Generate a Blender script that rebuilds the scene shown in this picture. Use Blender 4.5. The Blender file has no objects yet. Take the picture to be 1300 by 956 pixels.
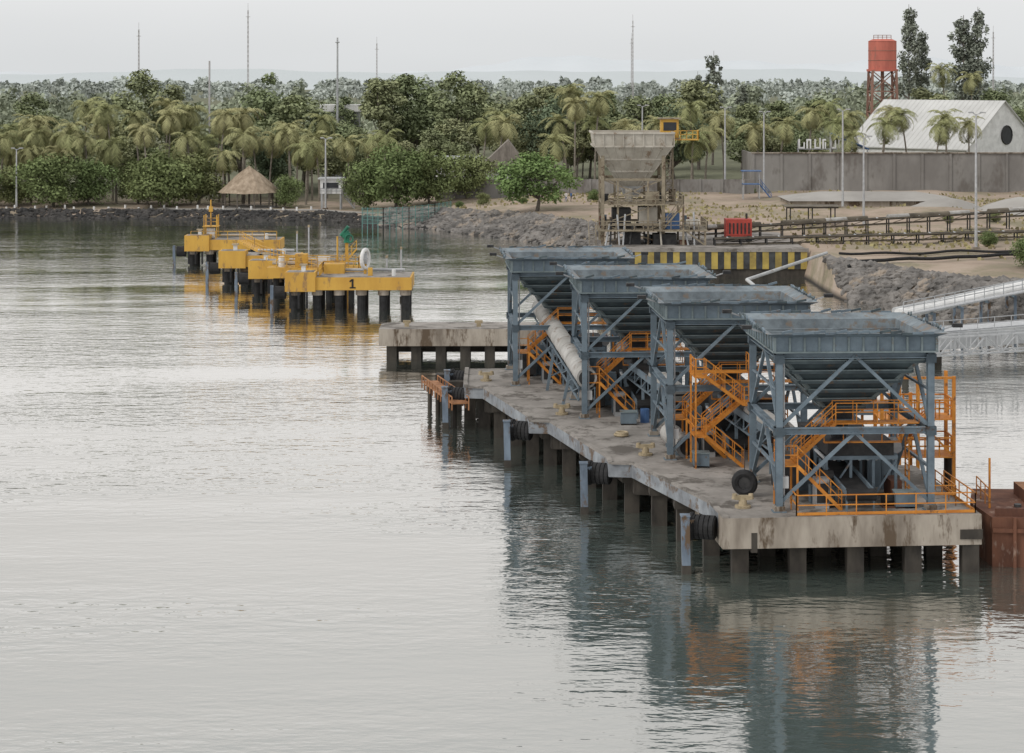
import bpy, math, random, bmesh
import numpy as np
from mathutils import Vector, Matrix
random.seed(7); rng=np.random.default_rng(7)
scene=bpy.context.scene
V=Vector

# ------------------------------------------------------------------ materials
def new_mat(name):
    m=bpy.data.materials.new(name); m.use_nodes=True
    nt=m.node_tree; b=nt.nodes['Principled BSDF']
    return m,nt,b
def mat(name,c1,c2=None,scale=1.0,rough=0.7,bump=0.0,metal=0.0,c3=None,s3=0.4,t3=0.6,stretch=(1,1,1),bscale=None,lo=0.35,hi=0.65):
    m,nt,b=new_mat(name); N=nt.nodes; L=nt.links
    b.inputs['Roughness'].default_value=rough; b.inputs['Metallic'].default_value=metal
    b.inputs['Specular IOR Level'].default_value=0.3
    if c2 is None: c2=tuple(x*0.72 for x in c1)
    tc=N.new('ShaderNodeTexCoord'); mp=N.new('ShaderNodeMapping'); mp.inputs['Scale'].default_value=stretch
    L.new(tc.outputs['Object'],mp.inputs['Vector'])
    n=N.new('ShaderNodeTexNoise'); n.inputs['Scale'].default_value=scale; n.inputs['Detail'].default_value=4; n.inputs['Roughness'].default_value=0.65
    L.new(mp.outputs['Vector'],n.inputs['Vector'])
    r=N.new('ShaderNodeValToRGB'); r.color_ramp.elements[0].position=lo; r.color_ramp.elements[1].position=hi
    r.color_ramp.elements[0].color=(*c2,1); r.color_ramp.elements[1].color=(*c1,1)
    L.new(n.outputs['Fac'],r.inputs['Fac']); out=r.outputs['Color']
    if c3 is not None:
        n3=N.new('ShaderNodeTexNoise'); n3.inputs['Scale'].default_value=s3; n3.inputs['Detail'].default_value=5; n3.inputs['Roughness'].default_value=0.72
        L.new(mp.outputs['Vector'],n3.inputs['Vector'])
        r3=N.new('ShaderNodeValToRGB'); r3.color_ramp.elements[0].position=t3; r3.color_ramp.elements[1].position=min(1,t3+0.08)
        L.new(n3.outputs['Fac'],r3.inputs['Fac'])
        mx=N.new('ShaderNodeMix'); mx.data_type='RGBA'
        L.new(r3.outputs['Color'],mx.inputs[0]); L.new(out,mx.inputs[6]); mx.inputs[7].default_value=(*c3,1)
        out=mx.outputs[2]
    L.new(out,b.inputs['Base Color'])
    if bump>0:
        nb=N.new('ShaderNodeTexNoise'); nb.inputs['Scale'].default_value=bscale or scale*4; nb.inputs['Detail'].default_value=3
        L.new(mp.outputs['Vector'],nb.inputs['Vector'])
        bp=N.new('ShaderNodeBump'); bp.inputs['Strength'].default_value=bump; bp.inputs['Distance'].default_value=0.1
        L.new(nb.outputs['Fac'],bp.inputs['Height']); L.new(bp.outputs['Normal'],b.inputs['Normal'])
    return m
M={}
M['steel']=mat('blue_grey_steel',(0.175,0.225,0.265),(0.11,0.145,0.175),0.8,0.6,c3=(0.15,0.095,0.06),s3=1.3,t3=0.60)
M['funnel']=mat('hopper_plate',(0.09,0.12,0.13),(0.045,0.06,0.07),0.5,0.65,c3=(0.12,0.085,0.06),s3=1.2,t3=0.58,stretch=(1,1,0.5))
M['rib']=mat('hopper_rib',(0.22,0.265,0.275),(0.13,0.165,0.175),0.9,0.6,c3=(0.15,0.10,0.07),s3=1.4,t3=0.60)
M['inner']=mat('hopper_inside',(0.235,0.275,0.30),(0.11,0.13,0.145),0.8,0.65,c3=(0.20,0.165,0.135),s3=0.9,t3=0.52)
M['dark']=mat('dark_machinery',(0.05,0.05,0.05),(0.02,0.02,0.022),1.5,0.6)
M['rubber']=mat('black_rubber',(0.03,0.03,0.032),(0.015,0.015,0.015),2,0.75)
M['orange']=mat('orange_safety_paint',(0.64,0.265,0.045),(0.48,0.175,0.03),1.2,0.6,c3=(0.22,0.11,0.05),s3=1.8,t3=0.57)
M['yellow']=mat('yellow_marine_paint',(0.62,0.375,0.075),(0.50,0.28,0.055),0.5,0.65,c3=(0.26,0.16,0.08),s3=0.8,t3=0.55,stretch=(1,1,0.35))
M['hazard_y']=mat('hazard_yellow',(0.45,0.34,0.09),(0.24,0.18,0.06),0.5,0.7)
M['hazard_b']=mat('hazard_black',(0.07,0.075,0.08),(0.03,0.03,0.03),0.8,0.7)
M['concrete']=mat('pier_concrete',(0.34,0.315,0.29),(0.20,0.185,0.168),0.35,0.88,bump=0.3,bscale=3,c3=(0.12,0.108,0.095),s3=0.33,t3=0.51)
M['conc_side']=mat('pier_concrete_side',(0.40,0.355,0.30),(0.19,0.16,0.13),0.6,0.88,bump=0.3,bscale=3,c3=(0.11,0.08,0.055),s3=0.7,t3=0.52,stretch=(1,1,0.3))
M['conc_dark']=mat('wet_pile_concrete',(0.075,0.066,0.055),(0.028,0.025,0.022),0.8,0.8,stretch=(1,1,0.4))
M['edge']=mat('pier_edge_beam',(0.31,0.335,0.36),(0.15,0.16,0.175),0.6,0.75,c3=(0.13,0.095,0.07),s3=0.8,t3=0.54)
M['pilesteel']=mat('fender_pile_steel',(0.21,0.265,0.33),(0.11,0.14,0.18),1.2,0.65,c3=(0.12,0.08,0.05),s3=1.5,t3=0.52,stretch=(1,1,0.4))
M['tan']=mat('bollard_tan',(0.44,0.36,0.24),(0.27,0.22,0.14),2,0.7)
M['cover']=mat('conveyor_cover',(0.46,0.45,0.43),(0.30,0.29,0.27),0.6,0.65,c3=(0.22,0.185,0.155),s3=0.9,t3=0.57)
M['white']=mat('white_paint',(0.78,0.78,0.77),(0.60,0.60,0.59),0.6,0.6)
M['offwhite']=mat('pale_grey_paint',(0.50,0.51,0.51),(0.34,0.35,0.36),0.5,0.6,c3=(0.25,0.2,0.16),s3=0.8,t3=0.6)
M['beige']=mat('beige_weathered_steel',(0.52,0.49,0.43),(0.36,0.33,0.28),0.4,0.7,c3=(0.24,0.18,0.13),s3=0.7,t3=0.58)
M['beige2']=mat('ochre_frame_steel',(0.33,0.285,0.21),(0.19,0.16,0.115),0.5,0.75,c3=(0.11,0.075,0.05),s3=0.9,t3=0.54)
M['conv']=mat('yard_conveyor_steel',(0.17,0.145,0.11),(0.08,0.07,0.055),0.5,0.8)
M['rust']=mat('rusty_hull',(0.20,0.09,0.055),(0.09,0.042,0.03),0.6,0.88,bump=0.3,c3=(0.33,0.25,0.20),s3=0.5,t3=0.55,stretch=(1,1,0.4))
M['rustor']=mat('rusty_orange_grate',(0.40,0.20,0.10),(0.23,0.11,0.055),1.5,0.8)
M['red']=mat('faded_red',(0.48,0.08,0.06),(0.30,0.05,0.04),0.8,0.6)
M['tankred']=mat('water_tank_red',(0.58,0.18,0.13),(0.42,0.13,0.10),0.3,0.75,c3=(0.30,0.14,0.11),s3=0.4,t3=0.57,stretch=(1,1,0.3))
M['towerrust']=mat('tower_rust',(0.30,0.17,0.13),(0.22,0.13,0.10),0.5,0.85)
M['green']=mat('green_machine',(0.03,0.20,0.12),(0.02,0.12,0.08),1,0.5)
M['blue']=mat('blue_paint',(0.08,0.17,0.36),(0.055,0.11,0.24),1,0.5)
M['teal']=mat('teal_fence',(0.13,0.27,0.25),(0.09,0.19,0.17),1,0.6)
M['galv']=mat('galvanised_steel',(0.48,0.49,0.50),(0.35,0.36,0.37),2,0.5)
M['mast']=mat('grey_mast',(0.52,0.50,0.51),(0.45,0.44,0.44),2,0.8)
M['wall']=mat('block_wall',(0.30,0.29,0.275),(0.20,0.19,0.18),0.15,0.9,c3=(0.16,0.147,0.135),s3=0.12,t3=0.52,stretch=(1,1,0.5))
M['thatch']=mat('palm_thatch',(0.40,0.32,0.24),(0.24,0.185,0.13),1.2,0.95,bump=0.5,stretch=(1,1,0.3))
M['thatch2']=mat('grey_thatch',(0.30,0.27,0.24),(0.18,0.16,0.14),1.2,0.95,bump=0.5,stretch=(1,1,0.3))
M['roof']=mat('warehouse_roof',(0.60,0.60,0.585),(0.47,0.47,0.455),0.08,0.6)
M['roof2']=mat('warehouse_roof_rib',(0.55,0.55,0.53),(0.44,0.44,0.42),0.08,0.6)
M['rock']=mat('riprap_stone',(0.235,0.22,0.205),(0.095,0.09,0.085),0.45,0.9,c3=(0.29,0.245,0.2),s3=0.25,t3=0.56)
M['rockd']=mat('dark_shore_stone',(0.075,0.07,0.066),(0.03,0.03,0.03),0.4,0.9)
M['bark']=mat('tree_bark',(0.20,0.175,0.15),(0.12,0.105,0.09),2,0.9)
M['palmbark']=mat('palm_bark',(0.30,0.27,0.23),(0.19,0.17,0.14),2,0.9)
M['glass']=mat('dark_window',(0.04,0.045,0.05),(0.03,0.03,0.035),1,0.2)
M['pave']=mat('pale_pavement',(0.38,0.365,0.34),(0.28,0.265,0.245),0.08,0.9)
M['skin']=mat('skin_tone',(0.30,0.17,0.11),(0.28,0.15,0.10),1,0.7)

def leafmat(name,c1,c2):
    m,nt,b=new_mat(name); N=nt.nodes; L=nt.links
    N.remove(b)
    at=N.new('ShaderNodeAttribute'); at.attribute_name='tint'
    oi=N.new('ShaderNodeObjectInfo')
    mx=N.new('ShaderNodeMix'); mx.data_type='RGBA'; mx.inputs[6].default_value=(*c1,1); mx.inputs[7].default_value=(*c2,1)
    L.new(oi.outputs['Random'],mx.inputs[0])
    mu=N.new('ShaderNodeVectorMath'); mu.operation='SCALE'
    L.new(mx.outputs[2],mu.inputs[0]); L.new(at.outputs['Fac'],mu.inputs['Scale'])
    d=N.new('ShaderNodeBsdfDiffuse')
    L.new(mu.outputs[0],d.inputs['Color'])
    L.new(d.outputs[0],N['Material Output'].inputs['Surface'])
    return m
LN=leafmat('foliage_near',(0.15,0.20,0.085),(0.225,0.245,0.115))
LM=leafmat('foliage_mid_haze_tint',(0.22,0.26,0.145),(0.31,0.32,0.185))  # leaf green lightened with distance; the haze is painted into the colour
LB2=leafmat('foliage_back_haze_tint',(0.30,0.335,0.25),(0.33,0.355,0.26))  # paler and greyer again: more haze mixed into the leaf colour
LF=leafmat('foliage_far_haze_tint',(0.41,0.445,0.415),(0.42,0.455,0.42))  # palest leaves, aerial haze painted in as base colour
LD=leafmat('foliage_dark',(0.155,0.205,0.13),(0.18,0.22,0.145))
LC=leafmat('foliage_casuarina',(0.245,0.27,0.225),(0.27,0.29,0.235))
LP=leafmat('palm_frond',(0.26,0.28,0.135),(0.37,0.355,0.19))
LB=leafmat('foliage_bright',(0.175,0.25,0.10),(0.18,0.255,0.10))
LG=leafmat('dry_grass_blade',(0.33,0.28,0.16),(0.3,0.3,0.14))

# ------------------------------------------------------------------ mesh builder
class MB:
    def __init__(s): s.v=[];s.f=[];s.m=[];s.mats=[]
    def mi(s,k):
        if k not in s.mats: s.mats.append(k)
        return s.mats.index(k)
    def add(s,vs,fs,k):
        o=len(s.v); i=s.mi(k)
        s.v+= [tuple(x) for x in vs]
        for f in fs: s.f.append(tuple(a+o for a in f)); s.m.append(i)
    def bx(s,x0,x1,y0,y1,z0,z1,k):
        s.add([(x0,y0,z0),(x1,y0,z0),(x1,y1,z0),(x0,y1,z0),(x0,y0,z1),(x1,y0,z1),(x1,y1,z1),(x0,y1,z1)],
              [(0,3,2,1),(4,5,6,7),(0,1,5,4),(1,2,6,5),(2,3,7,6),(3,0,4,7)],k)
    def frame(s,p,q):
        d=(V(q)-V(p)); l=d.length; d.normalize()
        up=V((0,0,1)) if abs(d.z)<0.98 else V((0,1,0))
        a=d.cross(up).normalized(); b=a.cross(d).normalized()
        return a,b
    def beam(s,p,q,w,k,h=None):
        h=h or w; p=V(p);q=V(q); a,b=s.frame(p,q); vs=[]
        for c in (p,q):
            for sx,sy in((-1,-1),(1,-1),(1,1),(-1,1)): vs.append(c+a*sx*w/2+b*sy*h/2)
        s.add(vs,[(0,1,2,3),(7,6,5,4),(0,4,5,1),(1,5,6,2),(2,6,7,3),(3,7,4,0)],k)
    def ibeam(s,p,q,w,k):
        p=V(p);q=V(q); a,b=s.frame(p,q); t=w*0.14
        s.beam(p+b*(w/2),q+b*(w/2),w,k,t); s.beam(p-b*(w/2),q-b*(w/2),w,k,t); s.beam(p,q,t,k,w-t*1.02)
    def cyl(s,p,q,r0,k,r1=None,n=12,caps=True):
        r1=r0 if r1 is None else r1; p=V(p);q=V(q);a,b=s.frame(p,q); vs=[];fs=[]
        for c,r in((p,r0),(q,r1)):
            for i in range(n):
                t=2*math.pi*i/n; vs.append(c+a*math.cos(t)*r+b*math.sin(t)*r)
        for i in range(n):
            j=(i+1)%n; fs.append((i,j,n+j,n+i))
        if caps: fs.append(tuple(range(n-1,-1,-1))); fs.append(tuple(range(n,2*n)))
        s.add(vs,fs,k)
    def torus(s,c,ax,R,r,k,n=20,m=8):
        c=V(c);ax=V(ax).normalized(); up=V((0,0,1)) if abs(ax.z)<.9 else V((1,0,0))
        a=ax.cross(up).normalized(); b=a.cross(ax); vs=[];fs=[]
        for i in range(n):
            t=2*math.pi*i/n; d=a*math.cos(t)+b*math.sin(t)
            for j in range(m):
                u=2*math.pi*j/m; vs.append(c+d*(R+r*math.cos(u))+ax*r*math.sin(u))
        for i in range(n):
            for j in range(m):
                fs.append((i*m+j,((i+1)%n)*m+j,((i+1)%n)*m+(j+1)%m,i*m+(j+1)%m))
        s.add(vs,fs,k)
    def prism(s,poly,z0,z1,ktop,kside=None):
        n=len(poly); kside=kside or ktop
        vs=[(x,y,z0) for x,y in poly]+[(x,y,z1) for x,y in poly]
        s.add(vs,[tuple(range(n,2*n))],ktop)
        s.add(vs,[tuple(range(n-1,-1,-1))]+[(i,(i+1)%n,n+(i+1)%n,n+i) for i in range(n)],kside)
    def rail(s,pts,k,h=1.1,sp=1.5,t=0.06,mids=(0.55,),toe=False):
        for a,b in zip(pts[:-1],pts[1:]):
            a=V(a);b=V(b);L=(b-a).length; n=max(1,round(L/sp))
            for hh in (h,)+tuple(h*m for m in mids): s.beam(a+V((0,0,hh)),b+V((0,0,hh)),t,k)
            if toe: s.beam(a+V((0,0,.1)),b+V((0,0,.1)),t*.6,k,0.15)
            for i in range(n+1):
                c=a.lerp(b,i/n); s.beam(c,c+V((0,0,h)),t,k)
    def stair(s,p,q,w,k,rail=True,side=None):
        p=V(p);q=V(q); d=V((q.x-p.x,q.y-p.y,0)); d.normalize(); a=V((-d.y,d.x,0)); n=max(3,int(abs(q.z-p.z)/0.22))
        for sg in(-1,1):
            s.beam(p+a*sg*w/2,q+a*sg*w/2,0.05,k,0.18)
            if rail:
                s.beam(p+a*sg*w/2+V((0,0,1)),q+a*sg*w/2+V((0,0,1)),0.05,k); s.beam(p+a*sg*w/2+V((0,0,.55)),q+a*sg*w/2+V((0,0,.55)),0.04,k)
                for i in range(5):
                    c=p.lerp(q,i/4)+a*sg*w/2; s.beam(c,c+V((0,0,1)),0.045,k)
        for i in range(n):
            c=p.lerp(q,(i+.5)/n); s.beam(c-a*w/2,c+a*w/2,0.22,k,0.04)
    def lattice(s,p,q,w,k,t=0.08,n=None,taper=1.0):
        p=V(p);q=V(q);a,b=s.frame(p,q); L=(q-p).length; n=n or max(2,int(L/w))
        def c(i,f):
            ww=w*(1+(taper-1)*f)/2
            sx,sy=((-1,-1),(1,-1),(1,1),(-1,1))[i]; return p.lerp(q,f)+a*sx*ww+b*sy*ww
        for i in range(4):
            s.beam(c(i,0),c(i,1),t,k)
            for j in range(n):
                s.beam(c(i,j/n),c((i+1)%4,(j+1)/n),t*.6,k); s.beam(c(i,j/n),c((i+1)%4,j/n),t*.6,k)
    def build(s,name,loc=(0,0,0),rz=0,smooth=False,parent=None):
        me=bpy.data.meshes.new(name); me.from_pydata(s.v,[],s.f); 
        for k in s.mats: me.materials.append(M[k] if isinstance(k,str) else k)
        me.polygons.foreach_set('material_index',s.m)
        if smooth: me.polygons.foreach_set('use_smooth',[True]*len(s.f))
        me.update()
        o=bpy.data.objects.new(name,me); o.location=loc; o.rotation_euler[2]=rz
        scene.collection.objects.link(o)
        if parent: o.parent=parent
        return o

# ------------------------------------------------------------------ terrain
SX=[-3000,-400,-91,-62,-34,-22,-13,-1,6,12.5,13.5,36.5,37.5,42,49,80,500,3000]
SY=[380,372,364,362,358,343,337,320,306,285,262,262,230,219,204,192,170,170]
def shore(x):
    x=np.asarray(x,float)
    w=np.where((x<12)|(x>38),1.0,0.0)
    return np.interp(x,SX,SY)+w*(0.8*np.sin(x*0.35)+0.5*np.sin(x*0.9+1.3))
def hmap(x,y):
    x=np.asarray(x,float);y=np.asarray(y,float)
    t=y-shore(x)
    Ls=np.interp(x,[-30,-5,13.4,13.6,36.4,36.6,80],[3.5,14,14,4,4,15,15])
    top=np.interp(x,[-30,-5,10],[1.2,2.7,3.45])
    u=np.clip(t/Ls,0,1); u=u*(1.25-0.25*u)
    rise=np.clip(y-300,0,200)*0.008*np.interp(x,[-40,20],[0.4,1])
    h=np.where(t>0,u*top+rise*np.clip(t/20,0,1),np.maximum(t*0.4,-4))
    bump=0.25*np.sin(x*0.21+y*0.13)*np.sin(y*0.17-x*0.07)+0.12*np.sin(x*0.7+1)*np.sin(y*0.53)
    h=h+np.where(t>Ls,bump*np.clip((t-Ls)/12,0,1),0)
    h=h+1.3*np.exp(-((x-62)/16)**2-((y-318)/9)**2)+0.9*np.exp(-((x-38)/10)**2-((y-322)/7)**2)
    return h
def hz(x,y): return float(hmap(x,y))
xs=np.concatenate([np.array([-9000,-5000,-2500,-1200,-700,-450,-300,-220,-170,-140]),np.arange(-120,121,1.5),np.array([140,170,220,300,450,700,1200,2500,5000,9000])])
ys=np.concatenate([np.arange(165,430,1.5),np.array([440,460,490,530,600,700,900,1200,1800,3000,5000,9000,14000])])
X,Y=np.meshgrid(xs,ys); Z=hmap(X,Y)
nx,ny=len(xs),len(ys)
vs=np.stack([X.ravel(),Y.ravel(),Z.ravel()],1)
idx=np.arange(nx*ny).reshape(ny,nx)
fs=np.stack([idx[:-1,:-1].ravel(),idx[:-1,1:].ravel(),idx[1:,1:].ravel(),idx[1:,:-1].ravel()],1)
me=bpy.data.meshes.new('ground'); me.from_pydata(vs.tolist(),[],fs.tolist()); me.polygons.foreach_set('use_smooth',[True]*len(fs))
gm,nt,b=new_mat('dry_ground'); N=nt.nodes;L=nt.links; b.inputs['Roughness'].default_value=0.95; b.inputs['Specular IOR Level'].default_value=0.1
tc=N.new('ShaderNodeTexCoord')
def noise(sc,det=5,ro=0.65):
    n=N.new('ShaderNodeTexNoise'); n.inputs['Scale'].default_value=sc;n.inputs['Detail'].default_value=det;n.inputs['Roughness'].default_value=ro
    L.new(tc.outputs['Object'],n.inputs['Vector']); return n
def ramp(n,ps):
    r=N.new('ShaderNodeValToRGB'); e=r.color_ramp.elements
    while len(e)<len(ps): e.new(0.5)
    for i,(p,c) in enumerate(ps): e[i].position=p; e[i].color=(*c,1)
    L.new(n.outputs['Fac'],r.inputs['Fac']); return r
r1=ramp(noise(0.06),[(0.3,(0.21,0.175,0.14)),(0.48,(0.34,0.27,0.215)),(0.62,(0.41,0.335,0.27)),(0.8,(0.32,0.30,0.27))])
r2=ramp(noise(0.11,6,0.72),[(0.46,(0,0,0)),(0.62,(1,1,1))])
mx=N.new('ShaderNodeMix');mx.data_type='RGBA'; L.new(r2.outputs[0],mx.inputs[0]); L.new(r1.outputs[0],mx.inputs[6]); mx.inputs[7].default_value=(0.235,0.21,0.145,1)
sp=N.new('ShaderNodeSeparateXYZ'); L.new(tc.outputs['Object'],sp.inputs[0])
mr=N.new('ShaderNodeMapRange'); mr.inputs[1].default_value=385; mr.inputs[2].default_value=410; L.new(sp.outputs['Y'],mr.inputs[0])
mx2=N.new('ShaderNodeMix');mx2.data_type='RGBA'; L.new(mr.outputs[0],mx2.inputs[0]); L.new(mx.outputs[2],mx2.inputs[6]); mx2.inputs[7].default_value=(0.17,0.175,0.12,1)
mz=N.new('ShaderNodeMapRange'); mz.inputs[1].default_value=0.1; mz.inputs[2].default_value=0.7; L.new(sp.outputs['Z'],mz.inputs[0])
mx3=N.new('ShaderNodeMix');mx3.data_type='RGBA'; L.new(mz.outputs[0],mx3.inputs[0]); mx3.inputs[6].default_value=(0.05,0.046,0.042,1); L.new(mx2.outputs[2],mx3.inputs[7])
L.new(mx3.outputs[2],b.inputs['Base Color'])
bp=N.new('ShaderNodeBump'); bp.inputs['Strength'].default_value=0.5; bp.inputs['Distance'].default_value=0.3; L.new(noise(0.8,3).outputs['Fac'],bp.inputs['Height']); L.new(bp.outputs[0],b.inputs['Normal'])
me.materials.append(gm); o=bpy.data.objects.new('ground',me); scene.collection.objects.link(o)

# ------------------------------------------------------------------ water
wm,nt,b=new_mat('harbour_water'); N=nt.nodes;L=nt.links; N.remove(b)
tc=N.new('ShaderNodeTexCoord')
def wn(sx,sy,det,ro,rot=0.0):
    mp=N.new('ShaderNodeMapping'); mp.inputs['Scale'].default_value=(sx,sy,1); mp.inputs['Rotation'].default_value=(0,0,rot)
    L.new(tc.outputs['Object'],mp.inputs['Vector'])
    n=N.new('ShaderNodeTexNoise'); n.inputs['Scale'].default_value=1; n.inputs['Detail'].default_value=det; n.inputs['Roughness'].default_value=ro
    L.new(mp.outputs[0],n.inputs['Vector']); return n
def mth(op,a,b_):
    m=N.new('ShaderNodeMath'); m.operation=op
    for i,x in enumerate((a,b_)):
        if isinstance(x,(int,float)): m.inputs[i].default_value=x
        else: L.new(x,m.inputs[i])
    return m.outputs[0]
big=wn(0.045,0.13,1,0.5,0.12); med=wn(0.34,0.85,2,0.55,-0.2); sm=wn(1.25,2.3,2,0.6,0.3)
patch=wn(0.012,0.05,2,0.55,-0.08)
pr=N.new('ShaderNodeMapRange'); pr.inputs[1].default_value=0.40; pr.inputs[2].default_value=0.60; pr.inputs[3].default_value=0.25; pr.inputs[4].default_value=1.0
L.new(patch.outputs['Fac'],pr.inputs[0])
hsum=mth('ADD',mth('MULTIPLY',big.outputs['Fac'],0.22),mth('MULTIPLY',mth('ADD',mth('MULTIPLY',med.outputs['Fac'],0.17),mth('MULTIPLY',sm.outputs['Fac'],0.075)),pr.outputs[0]))
bp=N.new('ShaderNodeBump'); bp.inputs['Strength'].default_value=1.0; bp.inputs['Distance'].default_value=0.5; L.new(hsum,bp.inputs['Height'])
fr=N.new('ShaderNodeFresnel'); fr.inputs['IOR'].default_value=1.33; L.new(bp.outputs[0],fr.inputs['Normal'])
fm=N.new('ShaderNodeMapRange'); fm.inputs[1].default_value=0.02; fm.inputs[2].default_value=0.42; fm.inputs[3].default_value=0.36; fm.inputs[4].default_value=0.93; L.new(fr.outputs[0],fm.inputs[0])
d=N.new('ShaderNodeBsdfDiffuse'); d.inputs['Color'].default_value=(0.085,0.112,0.10,1)
g=N.new('ShaderNodeBsdfGlossy'); g.inputs['Roughness'].default_value=0.06; g.inputs['Color'].default_value=(0.97,0.95,0.93,1)
L.new(bp.outputs[0],g.inputs['Normal']); L.new(bp.outputs[0],d.inputs['Normal'])
ms=N.new('ShaderNodeMixShader'); L.new(fm.outputs[0],ms.inputs[0]); L.new(d.outputs[0],ms.inputs[1]); L.new(g.outputs[0],ms.inputs[2]); L.new(ms.outputs[0],N['Material Output'].inputs['Surface'])
mb=MB(); mb.add([(-3000,-600,0),(3000,-600,0),(3000,388,0),(-3000,388,0)],[(0,1,2,3)],wm); mb.build('water')

# ------------------------------------------------------------------ rocks
bmx=bmesh.new(); bmesh.ops.create_icosphere(bmx,subdivisions=1,radius=1); bmx.verts.ensure_lookup_table()
IV=np.array([v.co[:] for v in bmx.verts]); IF=np.array([[v.index for v in f.verts] for f in bmx.faces]); bmx.free()
def rocks(name,pts,sizes,matk,squash=0.7):
    n=len(pts); k=len(IV)
    v=IV[None]*(1+rng.uniform(-0.28,0.28,(n,k,1)))
    sc=sizes[:,None,None]*np.stack([rng.uniform(.7,1.3,n),rng.uniform(.7,1.3,n),rng.uniform(.5,.9,n)],1)[:,None,:]
    v=v*sc; a=rng.uniform(0,6.28,n); c,s=np.cos(a),np.sin(a)
    x=v[...,0]*c[:,None]-v[...,1]*s[:,None]; y=v[...,0]*s[:,None]+v[...,1]*c[:,None]
    v=np.stack([x,y,v[...,2]],-1)+np.array(pts)[:,None,:]
    f=(IF[None]+(np.arange(n)*k)[:,None,None]).reshape(-1,3)
    me=bpy.data.meshes.new(name); me.from_pydata(v.reshape(-1,3).tolist(),[],f.tolist()); me.materials.append(M[matk]); me.update()
    o=bpy.data.objects.new(name,me); scene.collection.objects.link(o)
def scatter(x0,x1,n,t0,t1):
    x=rng.uniform(x0,x1,n); t=rng.uniform(t0,t1,n); y=shore(x)+t
    return np.stack([x,y,hmap(x,y)],1)
p=np.concatenate([scatter(-22,12.8,2900,-2,14),scatter(37.6,85,5200,-2,17)]); rocks('riprap_rocks',p,rng.uniform(0.25,0.8,len(p))**1.0,'rock')
p=np.concatenate([scatter(-130,-18,2400,-1.0,4.2),scatter(-25,12.5,500,-2.5,1.0)]); rocks('shoreline_rocks',p,rng.uniform(0.25,0.65,len(p)),'rockd')

# ------------------------------------------------------------------ trees
def rv(n):
    a=rng.normal(size=(n,3)); return a/np.linalg.norm(a,axis=1)[:,None]
def leafobj_mesh(name,C,Nn,S,T,lmat,mb=None,asp=0.55):
    n=len(C); r=rv(n); t=np.cross(Nn,r); t/=np.linalg.norm(t,axis=1)[:,None]+1e-9; b_=np.cross(Nn,t)
    s=S[:,None]; q=np.stack([C+t*s,C+b_*s*asp,C-t*s,C-b_*s*asp],1).reshape(-1,3)
    v=q.tolist(); f=(np.arange(n*4).reshape(n,4)).tolist(); mi=[0]*n; tint=np.repeat(T,4).tolist(); mats=[lmat]
    if mb:
        o=len(v); v+=mb.v; f+=[tuple(a+o for a in ff) for ff in mb.f]; mi+=[x+1 for x in mb.m]; tint+=[1.0]*len(mb.v); mats+=[M[k] for k in mb.mats]
    me=bpy.data.meshes.new(name); me.from_pydata(v,[],f)
    for m_ in mats: me.materials.append(m_)
    me.polygons.foreach_set('material_index',mi)
    at=me.attributes.new('tint','FLOAT','POINT'); at.data.foreach_set('value',tint); me.update()
    return me
def crown(H,R,z0,nl,per,ls,lobe=(0.25,0.42),shape='round'):
    C=[];Nn=[];S=[];T=[];ctr=[]
    for i in range(nl):
        while True:
            p=rng.uniform(-1,1,3)
            if np.linalg.norm(p)<1: break
        zc=z0+(H-z0)*(0.5+0.44*p[2]); f=(zc-z0)/(H-z0)
        if shape=='cone': rr=R*(1-0.6*f)*rng.uniform(.3,1.15)
        elif shape=='flat': rr=R*(0.9 if f<0.7 else 0.6)
        else: rr=R*(1.0-0.55*abs(f-0.45)*1.6)
        c=np.array([p[0]*rr*0.9,p[1]*rr*0.9,zc]); lr=R*rng.uniform(*lobe)
        if shape=='cone': lr*=0.85*(1-0.45*f)
        ctr.append(c); n=int(per*rng.uniform(.6,1.4)); d=rv(n); rad=lr*rng.uniform(0.15,1.25,n)**0.6
        P=c+d*rad[:,None]*np.array([1,1,1.3 if shape=='cone' else 0.72])
        nn=d*0.5+rv(n)*0.7+np.array([0,0,0.6]); nn/=np.linalg.norm(nn,axis=1)[:,None]
        C.append(P);Nn.append(nn);S.append(ls*rng.uniform(.6,1.3,n)); T.append(rng.uniform(0.78,1.2)*rng.uniform(.8,1.2,n))
    return np.concatenate(C),np.concatenate(Nn),np.concatenate(S),np.concatenate(T),ctr
def tree_mesh(name,H,R,z0,nl,per,ls,lmat,shape='round',trunk=0.3,**kw):
    C,Nn,S,T,ctr=crown(H,R,z0,nl,per,ls,shape=shape,**kw)
    mb=MB(); bx,by=rng.uniform(-.5,.5,2); fork=V((bx,by,z0*0.9+0.5))
    mb.cyl((0,0,-0.5),fork,trunk,'bark',trunk*0.7,n=8)
    if shape=='cone':
        topp=V((bx,by,H*0.97)); mb.cyl(fork,topp,trunk*0.7,'bark',0.05,n=6)
        for c in ctr[::2]:
            a=fork.lerp(topp,max(0,min(1,(c[2]-1.5-fork.z)/(topp.z-fork.z)))); mb.cyl(a,c,.1,'bark',.03,n=4)
    else:
        for c in ctr[::2]:
            mid=fork.lerp(V(c),0.5)+V((rng.uniform(-.4,.4),rng.uniform(-.4,.4),0.3))
            mb.cyl(fork,mid,trunk*0.45,'bark',trunk*0.28,n=5); mb.cyl(mid,c,trunk*0.28,'bark',trunk*0.1,n=5)
    return leafobj_mesh(name,C,Nn,S,T,lmat,mb)
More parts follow.
